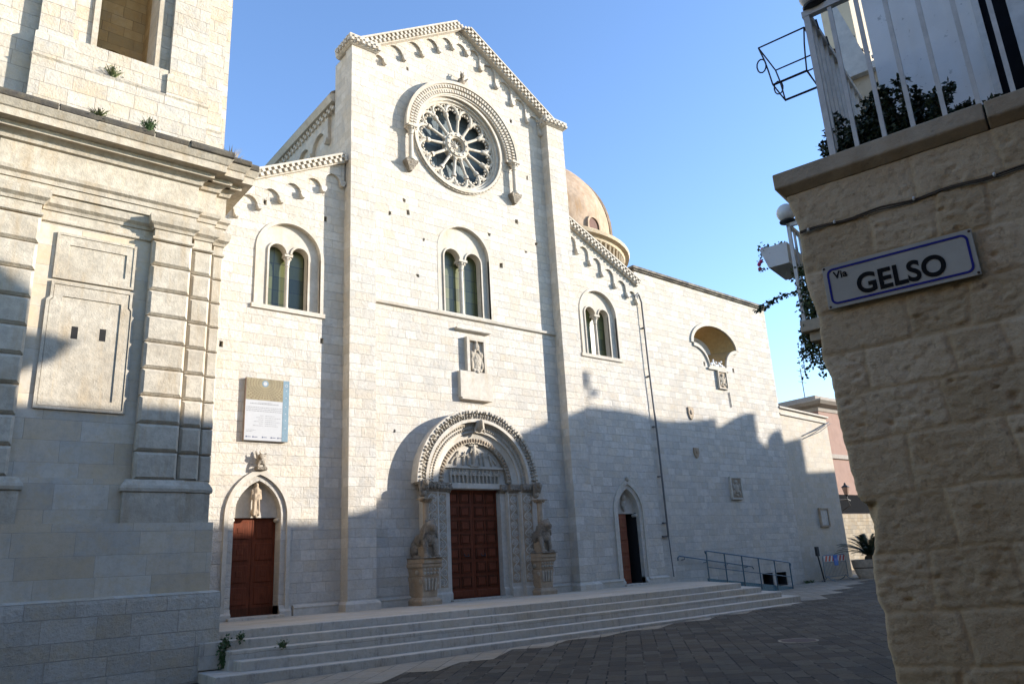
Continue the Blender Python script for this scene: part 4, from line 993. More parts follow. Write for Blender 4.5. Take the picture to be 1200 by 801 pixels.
for k in range(52):
    a = 2*PI*k*.382 + rg.uniform(-.2, .2); el = rg.uniform(.25, 1.35); L = rg.uniform(1.4, 2.0)
    d = Vector((math.cos(a)*math.cos(el), math.sin(a)*math.cos(el), math.sin(el))); pts = []
    for j in range(9):
        s_ = j/8*L; pts.append(Vector((pc[0], pc[1], 1.48)) + d*s_ + Vector((0, 0, -1))*(.22*s_*s_))
    fr.tube(pts, [.014]*8 + [.005], 4)
    for j in range(1, 9):
        for h in (0, .33, .66):
            p = pts[j-1].lerp(pts[j], h+.25); t_ = (pts[j]-pts[j-1]).normalized(); sd_ = t_.cross(Vector((0, 0, 1)))
            sd_ = sd_.normalized() if sd_.length > .01 else Vector((1, 0, 0))
            ll = .28*(1 - abs(j/8-.45)*.9)
            for s in (-1, 1):
                e = p + (sd_*s*.9 + t_*.5).normalized()*ll + Vector((0, 0, -.03)); wv = t_*.02
                fr.add([p-wv, p+wv, e], [(0, 1, 2)])
part('fronds', fr, M['palm'], PL)

# ------------------------------------------------------------------ houses far right
PH = thing('pink_house', 'salmon pink house with a grey cornice behind the low annex', 'house', (50, 30, .7))
part('wall', MB().box(47.6, 62, 26.0, 36, .5, 11.1), M['pink'], PH)
part('cornice', MB().loft(47.6, 62, 26.0, 36, [(10.75, .05), (11.0, .12), (11.15, .5), (11.35, .7), (11.45, .7), (11.5, .3)]), M['pink_trim'], PH)
part('string_course', MB().loft(47.6, 62, 26.0, 36, [(7.55, .02), (7.6, .12), (7.85, .12), (7.9, .02)]), M['pink_trim'], PH)
part('roof', MB().box(47.9, 61.8, 26.2, 35.8, 11.5, 11.9), M['pink_trim'], PH)
an = MB().tube([(48.9, 27.5, 11.9), (48.9, 27.5, 14.2)], .035, 6)
for z, l in ((14.0, .5), (13.6, .35), (13.2, .5)): an.tube([(48.9-l, 27.5, z), (48.9+l, 27.5, z)], .02, 5)
solo('roof_antenna', an, M['iron'], 'thin television antenna on the pink house roof', 'antenna')
TW = thing('terrace_wall', 'rubble stone terrace wall with a dark screen below the pink house', 'wall', (48, 24.2, .6))
part('wall', MB().box(42.5, 62, 24.0, 24.6, .5, 3.85), M['terrace'], TW)
part('screen', MB().box(43.2, 62, 24.1, 24.16, 3.9, 5.0), M['canvas'], TW)
ln = thing('wall_lantern', 'old style black lantern on a scrolled arm by the pink house', 'street lamp', (43.9, 23.2, 4.6))
lx, ly, lz = 43.75, 23.0, 4.95
part('lantern_frame', MB().lathe([(.02, lz+.62), (.07, lz+.55), (.05, lz+.5), (.22, lz+.38), (.24, lz+.35), (.22, lz+.33)], lx, ly, 6).lathe([(.12, lz-.12), (.13, lz-.08), (.05, lz-.16), (.02, lz-.2)][::-1], lx, ly, 6), M['iron'], ln)
part('lantern_panes', MB().lathe([(.12, lz-.08), (.205, lz+.33)], lx, ly, 6), M['lamp_glass'], ln)
part('arm', MB().tube([(lx, ly, lz-.2), (lx, ly, lz-.35), (lx+.3, ly, lz-.42), (lx+.7, ly+.3, lz-.35), (lx+1.3, ly+1.0, lz-.3)], .035, 6).tube([(lx-.9, ly+.2, lz-.38), (lx, ly, lz-.36), (lx+.4, ly+.1, lz-.7), (lx+1.2, ly+1.0, lz-.9)], .025, 6), M['iron'], ln)

# domed building behind
DO = thing('domed_tower', 'round ochre dome with a small window rising behind the right aisle', 'dome', (29.6, 30, 10))
dc = (26.19, 30.0)
DR = 4.70; DZ = 19.40
part('drum', MB().lathe([(5.0, .5), (5.0, 17.4)], dc[0], dc[1], 48), M['dome_trim'], DO, smooth=True)
part('dome', MB().lathe([(DR, DZ-1.9), (DR, DZ)] + [(DR*math.cos(PI/2*k/18), DZ + DR*math.sin(PI/2*k/18)) for k in range(1, 18)] + [(.02, DZ+DR)], dc[0], dc[1], 56), M['dome'], DO, smooth=True)
for k in range(4):
    a = k*PI/2 + math.radians(-52)
    pts = [(dc[0]+(DR+.03)*math.cos(PI/2*j/14)*math.cos(a), dc[1]+(DR+.03)*math.cos(PI/2*j/14)*math.sin(a), DZ+(DR+.03)*math.sin(PI/2*j/14)) for j in range(14)]
    part('rib', MB().tube([(dc[0]+(DR+.03)*math.cos(a), dc[1]+(DR+.03)*math.sin(a), DZ-.4)] + pts, .13, 6), M['dome'], DO)
part('cornice', MB().lathe([(r_, z_-.38) for r_, z_ in [(5.1, 17.95), (5.35, 18.05), (5.4, 18.2), (5.62, 18.25), (5.66, 18.42), (5.4, 18.47), (5.38, 18.62), (5.15, 18.64), (5.1, 18.72), (4.95, 18.74), (4.92, 18.8), (4.6, 18.82)]], dc[0], dc[1], 56).lathe([(5.0, 16.5), (5.35, 16.6), (5.4, 16.75), (5.05, 16.8)], dc[0], dc[1], 56), M['dome_trim'], DO, smooth=True)
cbm = MB()
for k in range(80):
    a = 2*PI*k/80; c_, s_ = math.cos(a), math.sin(a)
    cbm.tube([(dc[0]+5.15*c_, dc[1]+5.15*s_, 16.8), (dc[0]+5.25*c_, dc[1]+5.25*s_, 17.68)], .10, 6)
part('corbel_ring', cbm, M['dome_trim'], DO)
wa = math.radians(-83)
wd = Vector((math.cos(wa), math.sin(wa), 0)); wt = Vector((-wd.y, wd.x, 0))
def on_dome(mb, r): return mb.xform(lambda x, y, z: (dc[0] + wd.x*(r-y) + wt.x*x, dc[1] + wd.y*(r-y) + wt.y*x, z))
dw = part('dome_window', on_dome(MB().ring(0, 18.85, .42, .53, -.10, .4, 0, PI, 16).box(-.53, -.42, -.10, .4, 17.9, 18.85).box(.42, .53, -.10, .4, 17.9, 18.85), DR), M['dome'], DO)
part('shutter', on_dome(MB().prism(arch_poly(0, .43, 17.9, 18.85, 12), -.035, .3), DR), M['door_dark'], dw)

# ------------------------------------------------------------------ bell tower (left)
BT = thing('bell_tower', 'limestone bell tower with rusticated pilasters and a heavy cornice on the left', 'tower', (2.6, 18, .1))
CX = 2.58
mirror = lambda x: 2*CX - x
part('lower_plinth', MB().loft(mirror(5.38), 5.38, 16.2, 21, [(-.1, .0), (1.70, .0), (1.77, -.012), (1.80, -.05), (1.81, -.12)]), M['plinth'], BT)
part('base', MB().box(mirror(5.2), 5.2, 16.38, 21, 1.7, 3.15).box(mirror(5.0), 5.0, 16.52, 21, 3.15, 4.0), M['tower'], BT)
for x0, x1, s in ((3.44, 4.62, 1), (mirror(4.62), mirror(3.44), -1)):
    pb = MB().box(x0, x1, 16.382, 16.6, 3.15, 3.74).loft(x0, x1, 16.40, 17, [(3.74, .0), (3.76, .05), (3.82, .06), (3.88, .04), (3.93, .0), (4.0, -.04)])
    e0, e1 = (4.62, 5.02) if s > 0 else (mirror(5.02), mirror(4.62))
    pb.box(e0, e1, 16.47, 16.8, 3.15, 3.74).loft(e0, e1, 16.49, 17, [(3.74, .0), (3.76, .04), (3.82, .05), (3.88, .03), (3.93, .0), (4.0, -.04)])
    e0, e1 = (5.0, 5.16) if s > 0 else (mirror(5.16), mirror(5.0))
    pb.box(e0, e1, 16.58, 16.9, 3.15, 3.74).loft(e0, e1, 16.6, 17, [(3.74, .0), (3.76, .04), (3.82, .05), (3.88, .03), (3.93, .0), (4.0, -.04)])
    part('pedestal', pb, M['tower_trim'], BT)
part('wall', MB().box(mirror(5.20), 5.20, 16.86, 21, 3.95, 11.3).box(.5, 4.66, 16.76, 16.9, 3.98, 9.3), M['tower'], BT)
for s in (1, -1):
    for x0, x1, yf, nm in ((3.63, 4.45, 16.52, 'pilaster'), (4.50, 4.93, 16.66, 'pilaster'), (4.97, 5.21, 16.78, 'pilaster')):
        a, b_ = (x0, x1) if s > 0 else (mirror(x1), mirror(x0))
        pm = MB().box(a+.04, b_-.04, yf+.08, 16.95, 4.0, 9.3); nb = 9
        for k in range(nb):
            z0 = 4.0 + k*5.2/nb; pm.cham(a, b_, yf, yf+.2, z0+.012, z0+5.2/nb-.012, .055 if x1-x0 > .3 else .03)
        p = part(nm, pm, M['tower_trim'], BT)
        part('capital', MB().loft(a+.03, b_-.03, yf+.03, 17, [(9.2, .02), (9.22, .05), (9.27, .05), (9.29, .01), (9.46, .01), (9.46, .04), (9.52, .06), (9.58, .13), (9.70, .15), (9.75, .15)]), M['tower_trim'], p)
# panels between the pilasters
def frame_panel(x0, x1, z0, z1, y, fw_, dep, ears=True):
    mb = MB()
    o = [(x0, z0), (x1, z0), (x1, z1), (x0, z1)]; i_ = [(x0+fw_, z0+fw_), (x1-fw_, z0+fw_), (x1-fw_, z1-fw_), (x0+fw_, z1-fw_)]
    mb.prism(o, y, y+dep, [i_])
    return mb
pnl = MB()
pnl.add([], [])
pz = part('panel_surround', frame_panel(1.86, 3.36, 8.02, 9.02, 16.712, .05, .05).prism([(1.91, 8.07), (3.31, 8.07), (3.31, 8.97), (1.91, 8.97)], 16.728, 16.77, [[(2.10, 8.24), (3.18, 8.24), (3.18, 8.78), (2.10, 8.78)]])
          .prism([(1.80, 5.34), (3.42, 5.34), (3.42, 7.55), (3.36, 7.62), (3.36, 7.96), (1.86, 7.96), (1.86, 7.62), (1.80, 7.55)], 16.712, 16.765, [[(1.86, 5.40), (3.36, 5.40), (3.36, 7.54), (3.31, 7.60), (3.31, 7.90), (1.91, 7.90), (1.91, 7.60), (1.86, 7.54)]])
          .prism([(1.87, 5.41), (3.35, 5.41), (3.35, 7.53), (3.30, 7.59), (3.30, 7.89), (1.92, 7.89), (1.92, 7.59), (1.87, 7.53)], 16.728, 16.765, [[(2.08, 5.56), (3.16, 5.56), (3.16, 7.66), (2.08, 7.66)]]), M['tower_trim'], BT)
part('niche_field', MB().prism([(2.07, 5.55), (3.17, 5.55), (3.17, 7.67), (2.07, 7.67)], 16.752, 16.775, [rect(2.36, 6.93, .12, .26), rect(2.87, 6.95, .12, .26)]).box(2.09, 3.19, 16.752, 16.775, 8.23, 8.79), M['tower_trim'], BT)
for a in (2.29, 2.80): part('slot', MB().box(a, a+.14, 16.756, 16.759, 6.80, 7.08), M['black'], BT)
# entablature: wall band, architrave, frieze, cornice, three stepped planes
part('wall_band', MB().loft(1.3, 3.86, 16.76, 17, [(9.2, .02), (9.22, .05), (9.27, .05), (9.29, .01), (9.46, .01), (9.46, .04), (9.52, .06), (9.58, .13), (9.70, .15), (9.75, .15)], ends=False), M['tower_trim'], BT)
ENT = [(9.75, .0), (9.93, .0), (9.93, .03), (10.02, .04), (10.07, .10), (10.15, .11), (10.17, .0), (10.72, .0), (10.74, .06), (10.84, .09), (10.90, .17), (10.90, .26), (11.0, .27), (11.02, .46), (11.18, .47), (11.20, .50), (11.33, .58), (11.42, .60)]
en = MB()
for (a, b_, yf) in ((mirror(4.50), 4.50, 16.56), (mirror(4.95), 4.95, 16.70), (mirror(5.22), 5.22, 16.83)): en.loft(a, b_, yf, 20.9, ENT)
part('entablature', en, M['tower_trim'], BT)
bc = MB(); rg = random.Random(5)
for (a, b_, yf) in ((mirror(4.50), 4.50, 16.56), (mirror(4.95), 4.95, 16.70), (mirror(5.22), 5.22, 16.83)):
    x = a-.58
    while x < b_+.55:
        L_ = rg.uniform(.7, 1.9); x1 = min(b_+.60, x+L_); h = rg.uniform(.02, .06); y0_ = yf-.605+rg.uniform(-.012, .02)
        bc.loft(x, x1-.012, y0_, 17.4, [(11.335, -.012), (11.36, .012), (11.44, .022), (11.45+h, .0), (11.47+h, -.06)], ends=False); x = x1
    bc.box(b_+.1, b_+.56, yf-.4, 20.8, 11.425, 11.5)
part('weathered_coping', bc, M['moss'], BT, bevel=.02)
# upper stage
us = MB().prism([(mirror(5.05), 11.4), (5.05, 11.4), (5.05, 24), (mirror(5.05), 24)], 17.08, 17.9, [arch_poly(2.80, .61, 13.78, 17.2, 16)])
us.box(5.0, 5.22, 17.26, 21, 11.4, 24).box(mirror(5.22), mirror(5.0), 17.26, 21, 11.4, 24).box(mirror(5.2), 5.2, 19.4, 20.9, 11.4, 24)
part('upper_stage', us, M['tower_up'], BT)
part('parapet_base', MB().loft(1.02, 4.62, 16.86, 17.2, [(11.4, .03), (12.98, .03), (13.03, .06), (13.06, .0)]).loft(4.6, 5.05, 17.02, 17.3, [(11.4, .03), (12.5, .03), (12.55, .06), (12.58, .0)], ends=False).box(1.7, 3.72, 16.9, 17.1, 13.05, 13.74), M['tower_up'], BT)
for s in (1, -1):
    a, b_ = (3.74, 4.58) if s > 0 else (1.04, 1.70)
    part('upper_pilaster', MB().loft(a, b_, 16.88, 17.2, [(13.05, .05), (13.6, .05), (13.66, .0), (22, .0)]), M['tower_up'], BT)
part('window_surround', MB().prism(arch_poly(2.80, .74, 13.74, 17.2, 16), 17.02, 17.1, [arch_poly(2.80, .62, 13.76, 17.2, 16)]).box(2.0, 3.6, 16.98, 17.9, 13.68, 13.765), M['tower_trim'], BT)
part('recess_back', MB().box(2.1, 3.5, 18.6, 18.7, 13.6, 18.0).box(2.1, 2.17, 17.9, 18.6, 13.6, 18).box(3.43, 3.5, 17.9, 18.6, 13.6, 18), M['ochre'], BT)
part('recess_door', MB().ring(2.75, 14.5, .40, .52, 18.5, 18.6, 0, PI, 14).box(2.42, 3.1, 18.44, 18.55, 13.6, 14.25), M['ochre'], BT)

# ------------------------------------------------------------------ weeds and small plants
def leaf_clump(mb, c, r, n, size, rg, zs=.8, droop=0.):
    for _ in range(n):
        d = Vector((rg.gauss(0, 1), rg.gauss(0, 1), rg.gauss(0, 1)*zs)); d = d.normalized()*r*rg.uniform(.2, 1)**.6
        p = Vector(c) + d; t_ = Vector((rg.gauss(0, 1), rg.gauss(0, 1), rg.gauss(0, .7)-droop)).normalized(); s_ = t_.orthogonal().normalized()
        s_ = (Matrix.Rotation(rg.uniform(0, 6.28), 3, t_) @ s_); l = size*rg.uniform(.6, 1.3); w_ = l*.33
        mb.add([p, p + t_*l*.5 + s_*w_, p + t_*l, p + t_*l*.5 - s_*w_], [(0, 1, 2, 3)])
def tuft(mb, c, n, h, spread, rg, w_=.012):
    c = Vector(c)
    for _ in range(n):
        a = rg.uniform(0, 6.28); l = h*rg.uniform(.5, 1.1); o = Vector((math.cos(a), math.sin(a), 0)); b_ = c + o*rg.uniform(0, spread*.3)
        e = b_ + o*spread*rg.uniform(.3, 1) + Vector((0, 0, l)); m_ = b_.lerp(e, .55) + Vector((0, 0, l*.12)); s_ = Vector((-o.y, o.x, 0))*w_
        mb.add([b_-s_, b_+s_, m_+s_*.8, e, m_-s_*.8], [(0, 1, 2, 3, 4)])
rg = random.Random(11)
def weed(c, n, h, sp_, mat, label, leafy=0):
    mb = MB(); tuft(mb, c, n, h, sp_, rg)
    if leafy: leaf_clump(mb, (c[0], c[1], c[2]+h*.5), sp_*.9, leafy, .05, rg)
    solo('weed', mb, mat, label, 'weed', 'weeds growing on the masonry')
weed((2.55, 16.9, 13.08), 70, .22, .24, M['weed'], 'pale green weed tuft under the bell tower opening', 60)
weed((3.22, 15.99, 11.47), 60, .24, .20, M['fern'], 'round green weed on the bell tower cornice', 140)
weed((5.18, 16.6, 11.5), 70, .42, .28, M['dry'], 'dry grass tuft at the right end of the tower cornice')
weed((2.25, 15.99, 11.47), 50, .12, .22, M['weed'], 'low weed on the mossy middle of the tower cornice', 30)
weed((3.95, 16.95, 13.08), 20, .12, .08, M['fern'], 'tiny weed beside the upper right tower pilaster', 14)
mb = MB()
for k in range(9): leaf_clump(mb, (5.44 + rg.uniform(-.06, .04), 16.0 + rg.uniform(-.08, .06), .42 + k*.055), .085, 30, .07, rg)
tuft(mb, (5.44, 16.0, .35), 20, .35, .14, rg, .016)
solo('wall_fern', mb, M['fern'], 'dark fern climbing the corner between tower plinth and steps', 'plant')
for x, y, z, l in ((6.35, 15.35, .67, 'small weed on the second lowest step joint'), (5.75, 16.0, .84, 'little weed at the left end of the third step'), (24.4, 17.7, .35, 'green weed at the foot of the blue ramp')):
    mb = MB(); tuft(mb, (x, y, z), 26, .12, .16, rg, .016); leaf_clump(mb, (x, y, z+.05), .12, 40, .06, rg); solo('weed', mb, M['fern'], l, 'weed', 'weeds growing on the masonry')
mb = MB()
for x in (32.9, 33.1, 33.4): tuft(mb, (x, 19.9, .43), 24, .16, .2, rg, .018)
solo('weed', mb, M['fern'], 'grassy weeds at the foot of the wall by the pole', 'weed', 'weeds growing on the masonry')

# ------------------------------------------------------------------ poster
PS = thing('information_board', 'printed board with a gold dome picture on the left aisle wall', 'sign board', (7.6, 19.95, 5.53))
part('board', MB().box(7.0, 8.21, 19.93, 20.0, 5.53, 7.24), M['paper'], PS)
part('board_side', MB().box(6.985, 7.0, 19.932, 20.0, 5.53, 7.24), M['board_edge'], PS)
part('dome_picture', MB().box(7.003, 8.03, 19.926, 19.93, 6.63, 7.237), M['gold_print'], PS)
part('blue_strip', MB().box(8.034, 8.207, 19.926, 19.93, 5.533, 7.237), M['blue_print'], PS)
cf = MB(); oc = (7.52, 7.10)
for r_ in range(1, 8):
    R_ = .10 + r_*.065
    for k in range(40):
        a = 2*PI*k/40; sz = .006 + r_*.0022; q = (oc[0]+R_*1.15*math.cos(a), oc[1]+R_*.95*math.sin(a))
        if 7.02 < q[0] < 8.01 and 6.65 < q[1] < 7.22: cf.prism([(q[0]-sz, q[1]-sz), (q[0]+sz, q[1]-sz), (q[0]+sz, q[1]+sz), (q[0]-sz, q[1]+sz)], 19.9235, 19.926)
part('coffer_print', cf, M['dark_print'], PS)
part('oculus_print', MB().prism(circ(oc, .055, 20), 19.9235, 19.926), M['paper'], PS)
part('oculus_ring', MB().ring(oc[0], oc[1], .058, .09, 19.9235, 19.926, 0, 2*PI, 24), M['blue_print'], PS)
tx = MB()
def words(x0, x1, z, h, wl=.05):
    x = x0
    while x < x1-.01:
        l = min(x1, x + rg.uniform(.4, 1.4)*wl); tx.box(x, l, 19.9275, 19.93, z, z+h); x = l + .012
words(7.35, 7.75, 6.56, .012); words(7.12, 7.92, 6.52, .022)
for z in (6.42, 6.37, 6.32): words(7.03, 8.01, z, .016)
for k in range(6): words(7.48 - rg.uniform(.05, .35), 7.5, 6.2 - k*.055, .012); words(7.55, 7.55 + rg.uniform(.25, .45), 6.2 - k*.055, .012)
words(7.05, 7.3, 5.80, .012); words(7.05, 7.22, 5.76, .012)
part('printed_lines', tx, M['grey_print'], PS)
lg = MB()
for x in (7.06, 7.24, 7.5, 7.74, 7.93): lg.prism(circ((x, 5.62), .022, 12), 19.9275, 19.93).box(x+.03, x+.12, 19.9275, 19.93, 5.612, 5.628)
part('printed_emblems', lg, M['navy_print'], PS)
sd_ = MB()
sd_.ring(8.12, 7.10, .03, .04, 19.9235, 19.926, 0, 2*PI, 20)
for z in (6.95, 6.75, 6.5, 6.3, 6.12, 5.9): sd_.prism(circ((8.12, z), .014, 10), 19.9235, 19.926)
part('strip_marks', sd_, M['paper'], PS)

# ------------------------------------------------------------------ street house (right foreground), local frame
HX, HY, HR = 4.018, 2.037, math.radians(13)
SH = thing('corner_house', 'rough yellowish stone corner house with a projecting slab in the right foreground', 'house', (HX, HY, 0), HR)
rows = [(4.06, 3.80), (3.80, 3.54), (3.54, 3.28), (3.28, 3.03), (3.03, 2.79), (2.79, 2.53), (2.53, 2.235), (2.235, 1.945), (1.945, 1.655), (1.655, 1.40), (1.40, 1.12), (1.12, .84), (.84, .56), (.56, .28), (.28, -.02)]
vj = [[-.56, -.97, -1.5], [-.30, -.63, -.88, -1.4], [-.42, -.80, -1.2, -1.7], [-.40, -.69, -1.15, -1.6], [-.15, -.57, -.81, -1.3], [-.49, -.95, -1.5], [-.27, -.74, -1.2], [-.40, -.85, -1.3], [-.26, -.64, -1.1], [-.37, -.8, -1.3], [-.3, -.7, -1.2], [-.45, -.9], [-.3, -.75], [-.4, -.85], [-.35, -.8]]
rg = random.Random(21)
blk = {}
def edge_u(z):
    pts = [(4.06, .125), (3.86, .08), (3.5, .095), (3.26, .055), (3.02, .075), (2.9, .045), (2.77, .045), (2.53, .035), (2.25, .02), (2.21, -.01), (2.1, -.035), (1.98, -.02), (1.94, .0), (1.73, .012), (1.655, -.012), (1.53, .0), (1.4, -.012), (.0, -.02)]
    for (za, ua), (zb, ub) in zip(pts, pts[1:]):
        if za >= z >= zb: return ub + (ua-ub)*(z-zb)/(za-zb+1e-9)
    return .12 if z > 4 else -.02
def tilt(u, z): return z - .05*(-u)*max(0., min(1., (3.3-z)/.8))
def wall_h(u, z):
    lit_x = 0.; n1 = noise.noise(Vector((u*7, z*7, 3.1))); n2 = noise.noise(Vector((u*22, z*30, 8.1))); n3 = noise.noise(Vector((u*55, z*70, 1.7)))
    zt = tilt(u, z) + .010*noise.noise(Vector((u*5, z*3, .3))) + .006*n2
    uu = u + .012*noise.noise(Vector((u*4, z*6, 5.3))) + .005*n2
    for i, (a, b) in enumerate(rows):
        if a >= zt > b: break
    dz = min(a-zt, zt-b); bi = 0; du = 9
    for k, q in enumerate(vj[i]):
        q2 = q + .04*(zt-(a+b)/2)/(a-b)*math.sin(i*3.1+k)
        du = min(du, abs(uu-q2))
        if uu < q2: bi = k+1
    key = (i, bi)
    if key not in blk: blk[key] = (rg.random(), rg.uniform(-.006, .010), rg.uniform(-.02, .02), rg.uniform(.6, 1.5))
    rv, off, tlt, rgh = blk[key]
    d = min(dz, du*.85); s = max(0., min(1., (d-.004)/.009)); s = s*s*(3-2*s)
    h = (-.007 + .003*n2 + .005*n1)*(1-s) + s*(off*.35 + .7*tlt*(zt-(a+b)/2)) + rgh*s*(.006*n1 + .0045*n2 + .0025*n3)
    h += s*rgh*.004*noise.noise(Vector((u*14, z*75, 4.4)))
    if 1.965 < z < 2.205:
        st_ = -.085 + (2.205-z)*.26
        if u > st_: h -= (u-st_)*1.3; lit_x = 1.  # pale colour painted in for bright light on the notch face
    pit = noise.noise(Vector((u*16, z*38, 12.))); h -= s*max(0, pit-.40)*.035*rgh
    return h, rv, max(1-s, lit_x)
def build_street_wall():
    du = dz = .0115; U0 = -1.75; nz = int(4.06/dz); nu = 152
    vs = []; cols = []; fs = []
    nside = 40; W = nu + 1 + nside
    for j in range(nz+1):
        z = 4.055 - j*dz; eu = edge_u(z) + .008*noise.noise(Vector((.3, z*18, 2.))) + .004*noise.noise(Vector((.9, z*55, 2.)))
        for i in range(nu+1):
            u = U0 + (eu-U0)*i/nu; h, rv, mo_lit = wall_h(u, z)
            e = max(0., 1 - (eu-u)/.022); h = h*(1-.6*e) - .014*e*e
            vs.append((-h, u, z)); cols.append((rv, mo_lit)); hx = -h
        for i in range(1, nside+1):
            s = i*.02; h, rv, mo_lit = wall_h(-s*1.0-.05, z)
            vs.append((hx + .012 + s, eu + .5*h - .004, z)); cols.append((rv, mo_lit*.5))
    for j in range(nz):
        for i in range(W-1): fs.append((j*W+i, j*W+i+1, (j+1)*W+i+1, (j+1)*W+i))
    me = bpy.data.meshes.new('block_wall'); me.from_pydata(vs, [], fs); me.materials.append(M['street_stone'])
    at = me.color_attributes.new('block', 'FLOAT_COLOR', 'POINT')
    for i, (a, b) in enumerate(cols): at.data[i].color = (a, b, 0, 1)
    bm = bmesh.new(); bm.from_mesh(me); bmesh.ops.recalc_face_normals(bm, faces=bm.faces)
    for f in bm.faces: f.smooth = True
    # open sheet: make it face the street
    cnt = sum(1 if f.normal.x < 0 else -1 for f in bm.faces)
    if cnt < 0: bmesh.ops.reverse_faces(bm, faces=bm.faces)
    bm.to_mesh(me); bm.free()
    o = bpy.data.objects.new('block_wall', me); COL.objects.link(o); o.parent = SH; ORG[o] = (0, 0, 0)
build_street_wall()
part('house_core', MB().box(.12, 3.3, -6.0, -.30, -.1, 4.05), M['slab'], SH)
part('wall_continuation', MB().box(-.01, .1, -6.0, -1.74, -.1, 4.05), M['street_stone'], SH)
sl = MB()
for a, b_ in ((-.955, .165), (-2.2, -.963), (-3.6, -2.206), (-6, -3.606)):
    sl.add([(.0, a, 4.058), (.0, min(b_, .13), 4.058), (3.3, min(b_, .13), 4.058), (3.3, a, 4.058), (-.055, a, 4.10), (-.055, b_, 4.10), (3.3, b_, 4.10), (3.3, a, 4.10), (-.06, a, 4.195), (-.06, b_, 4.195), (3.3, b_, 4.195), (3.3, a, 4.195)],
           [(3, 2, 1, 0), (0, 1, 5, 4), (1, 2, 6, 5), (2, 3, 7, 6), (3, 0, 4, 7), (4, 5, 9, 8), (5, 6, 10, 9), (6, 7, 11, 10), (7, 4, 8, 11), (8, 9, 10, 11)])
part('terrace_slab', sl, M['slab'], SH, bevel=.008)
uw = MB().box(.92, 3.3, -6, -.38, 4.19, 9.0)
part('upper_wall', uw, M['white_wall'], SH)
part('terrace_door', MB().box(.905, .93, -1.19, -1.05, 4.2, 6.4), M['canvas'], SH)
part('shutter', MB().box(.87, .925, -1.75, -1.19, 4.25, 6.4), M['white_paint'], SH)
part('door_frame', MB().box(.89, .935, -1.05, -1.01, 4.2, 6.46).box(.89, .935, -1.81, -1.75, 4.2, 6.46).box(.89, .935, -1.75, -1.05, 6.4, 6.46), M['white_paint'], SH)
cb = MB(); pts = []
for k in range(60):
    u = .07 - k*.05; h = wall_h(u, 3.80)[0] if u > -1.7 else -.01
    pts.append((-.012 + .018*abs(math.sin(k*.35))*.4, u, 3.80 + .006*math.sin(k*.9)))
cb.tube(pts, .006, 6)
pts2 = [(p[0]-.004, p[1], p[2]-.011+.004*math.sin(i*.5)) for i, p in enumerate(pts)]; cb.tube(pts2, .004, 6)
part('cable', cb, M['stem'], SH)
cl_ = MB()
for u in (.02, -.13, -.55, -.93, -1.4): cl_.ell((-.022, u, 3.795), (.01, .008, .012), 8, 6)
part('cable_clip', cl_, M['white_paint'], SH)
# railing
RL = thing('balcony_railing', 'white iron railing on the terrace slab of the corner house', 'railing', (HX, HY, 4.195), HR)
ORG[RL] = (0, 0, 4.195)
part('corner_post', MB().box(.015, .05, -.20, -.165, 4.195, 5.24), M['white_paint'], RL)
bars = [-.32, -.47, -.62, -.78, -.94, -1.10, -1.26, -1.42, -1.58, -1.75]
for u in bars: part('baluster', MB().box(.02, .044, u-.012, u+.012, 4.195, 5.21), M['white_paint'], RL)
for k in range(11):
    x = .16 + k*.125; part('side_baluster', MB().box(x-.012, x+.012, -.194, -.170, 4.195, 5.21), M['white_paint'], RL)
part('top_rail', MB().box(.012, .055, -2.0, -.158, 5.21, 5.25).box(.055, 1.55, -.204, -.158, 5.21, 5.25), M['white_paint'], RL)
# globe lamp on the rail
def globe(name, x, y, z, r, label, rot=True):
    g = thing(name, label, 'lamp', (HX + x*math.cos(HR) - y*math.sin(HR), HY + x*math.sin(HR) + y*math.cos(HR), z-r), HR, 'round white globe lamps on the railings'); ORG[g] = (x, y, z-r)
    part('globe', MB().ell((x, y, z), r, 20, 14), M['globe'], g, smooth=True)
    part('lamp_base', MB().lathe([(r*.35, z-r*1.25), (r*.8, z-r*1.12), (r*.85, z-r*.98), (r*.5, z-r*.85)], x, y, 16), M['iron'], g, smooth=True)
globe('globe_lamp', .03, -.24, 5.35, .085, 'white globe lamp at the top edge on the terrace rail corner')
# wire basket outside the side rail
wb = MB(); bx0, bx1, by0, by1 = .10, .42, -.14, .16
def loop(z, g): return [(bx0+g, by0+g, z), (bx1-g, by0+g, z), (bx1-g, by1-g, z), (bx0+g, by1-g, z), (bx0+g, by0+g, z)]
wb.tube(loop(5.20, 0), .006, 6); wb.tube(loop(4.92, .04), .006, 6)
for x, y, gx, gy in ((bx0, by1, 1, -1), (bx1, by1, -1, -1), (bx0, by0, 1, 1), (bx1, by0, -1, 1)): wb.tube([(x, y, 5.20), (x+gx*.02, y+gy*.02, 5.1), (x+gx*.03, y+gy*.03, 5.02), (x+gx*.04, y+gy*.04, 4.92)], .005, 6)
for x in (bx0+.05, bx1-.05): wb.tube([(x, -.15, 5.20), (x, -.16, 5.25), (x, -.21, 5.25), (x, -.215, 5.18)], .006, 6); wb.tube([(x, by1-.04, 4.92), (x, -.17, 4.92), (x, -.17, 5.0)], .005, 6)
for x, y in ((bx0, by1), (bx1, by1)): wb.tube([(x, y + .03*math.cos(q), 5.06 + .05*math.sin(q)) for q in [2*PI*k/12 for k in range(13)]], .005, 5)
o = MB(); 
BK = thing('wire_basket', 'empty dark wire plant holder hooked outside the white railing', 'basket', (HX, HY, 4.92), HR); ORG[BK] = (0, 0, 4.92)
part('wire_frame', wb, M['iron'], BK)
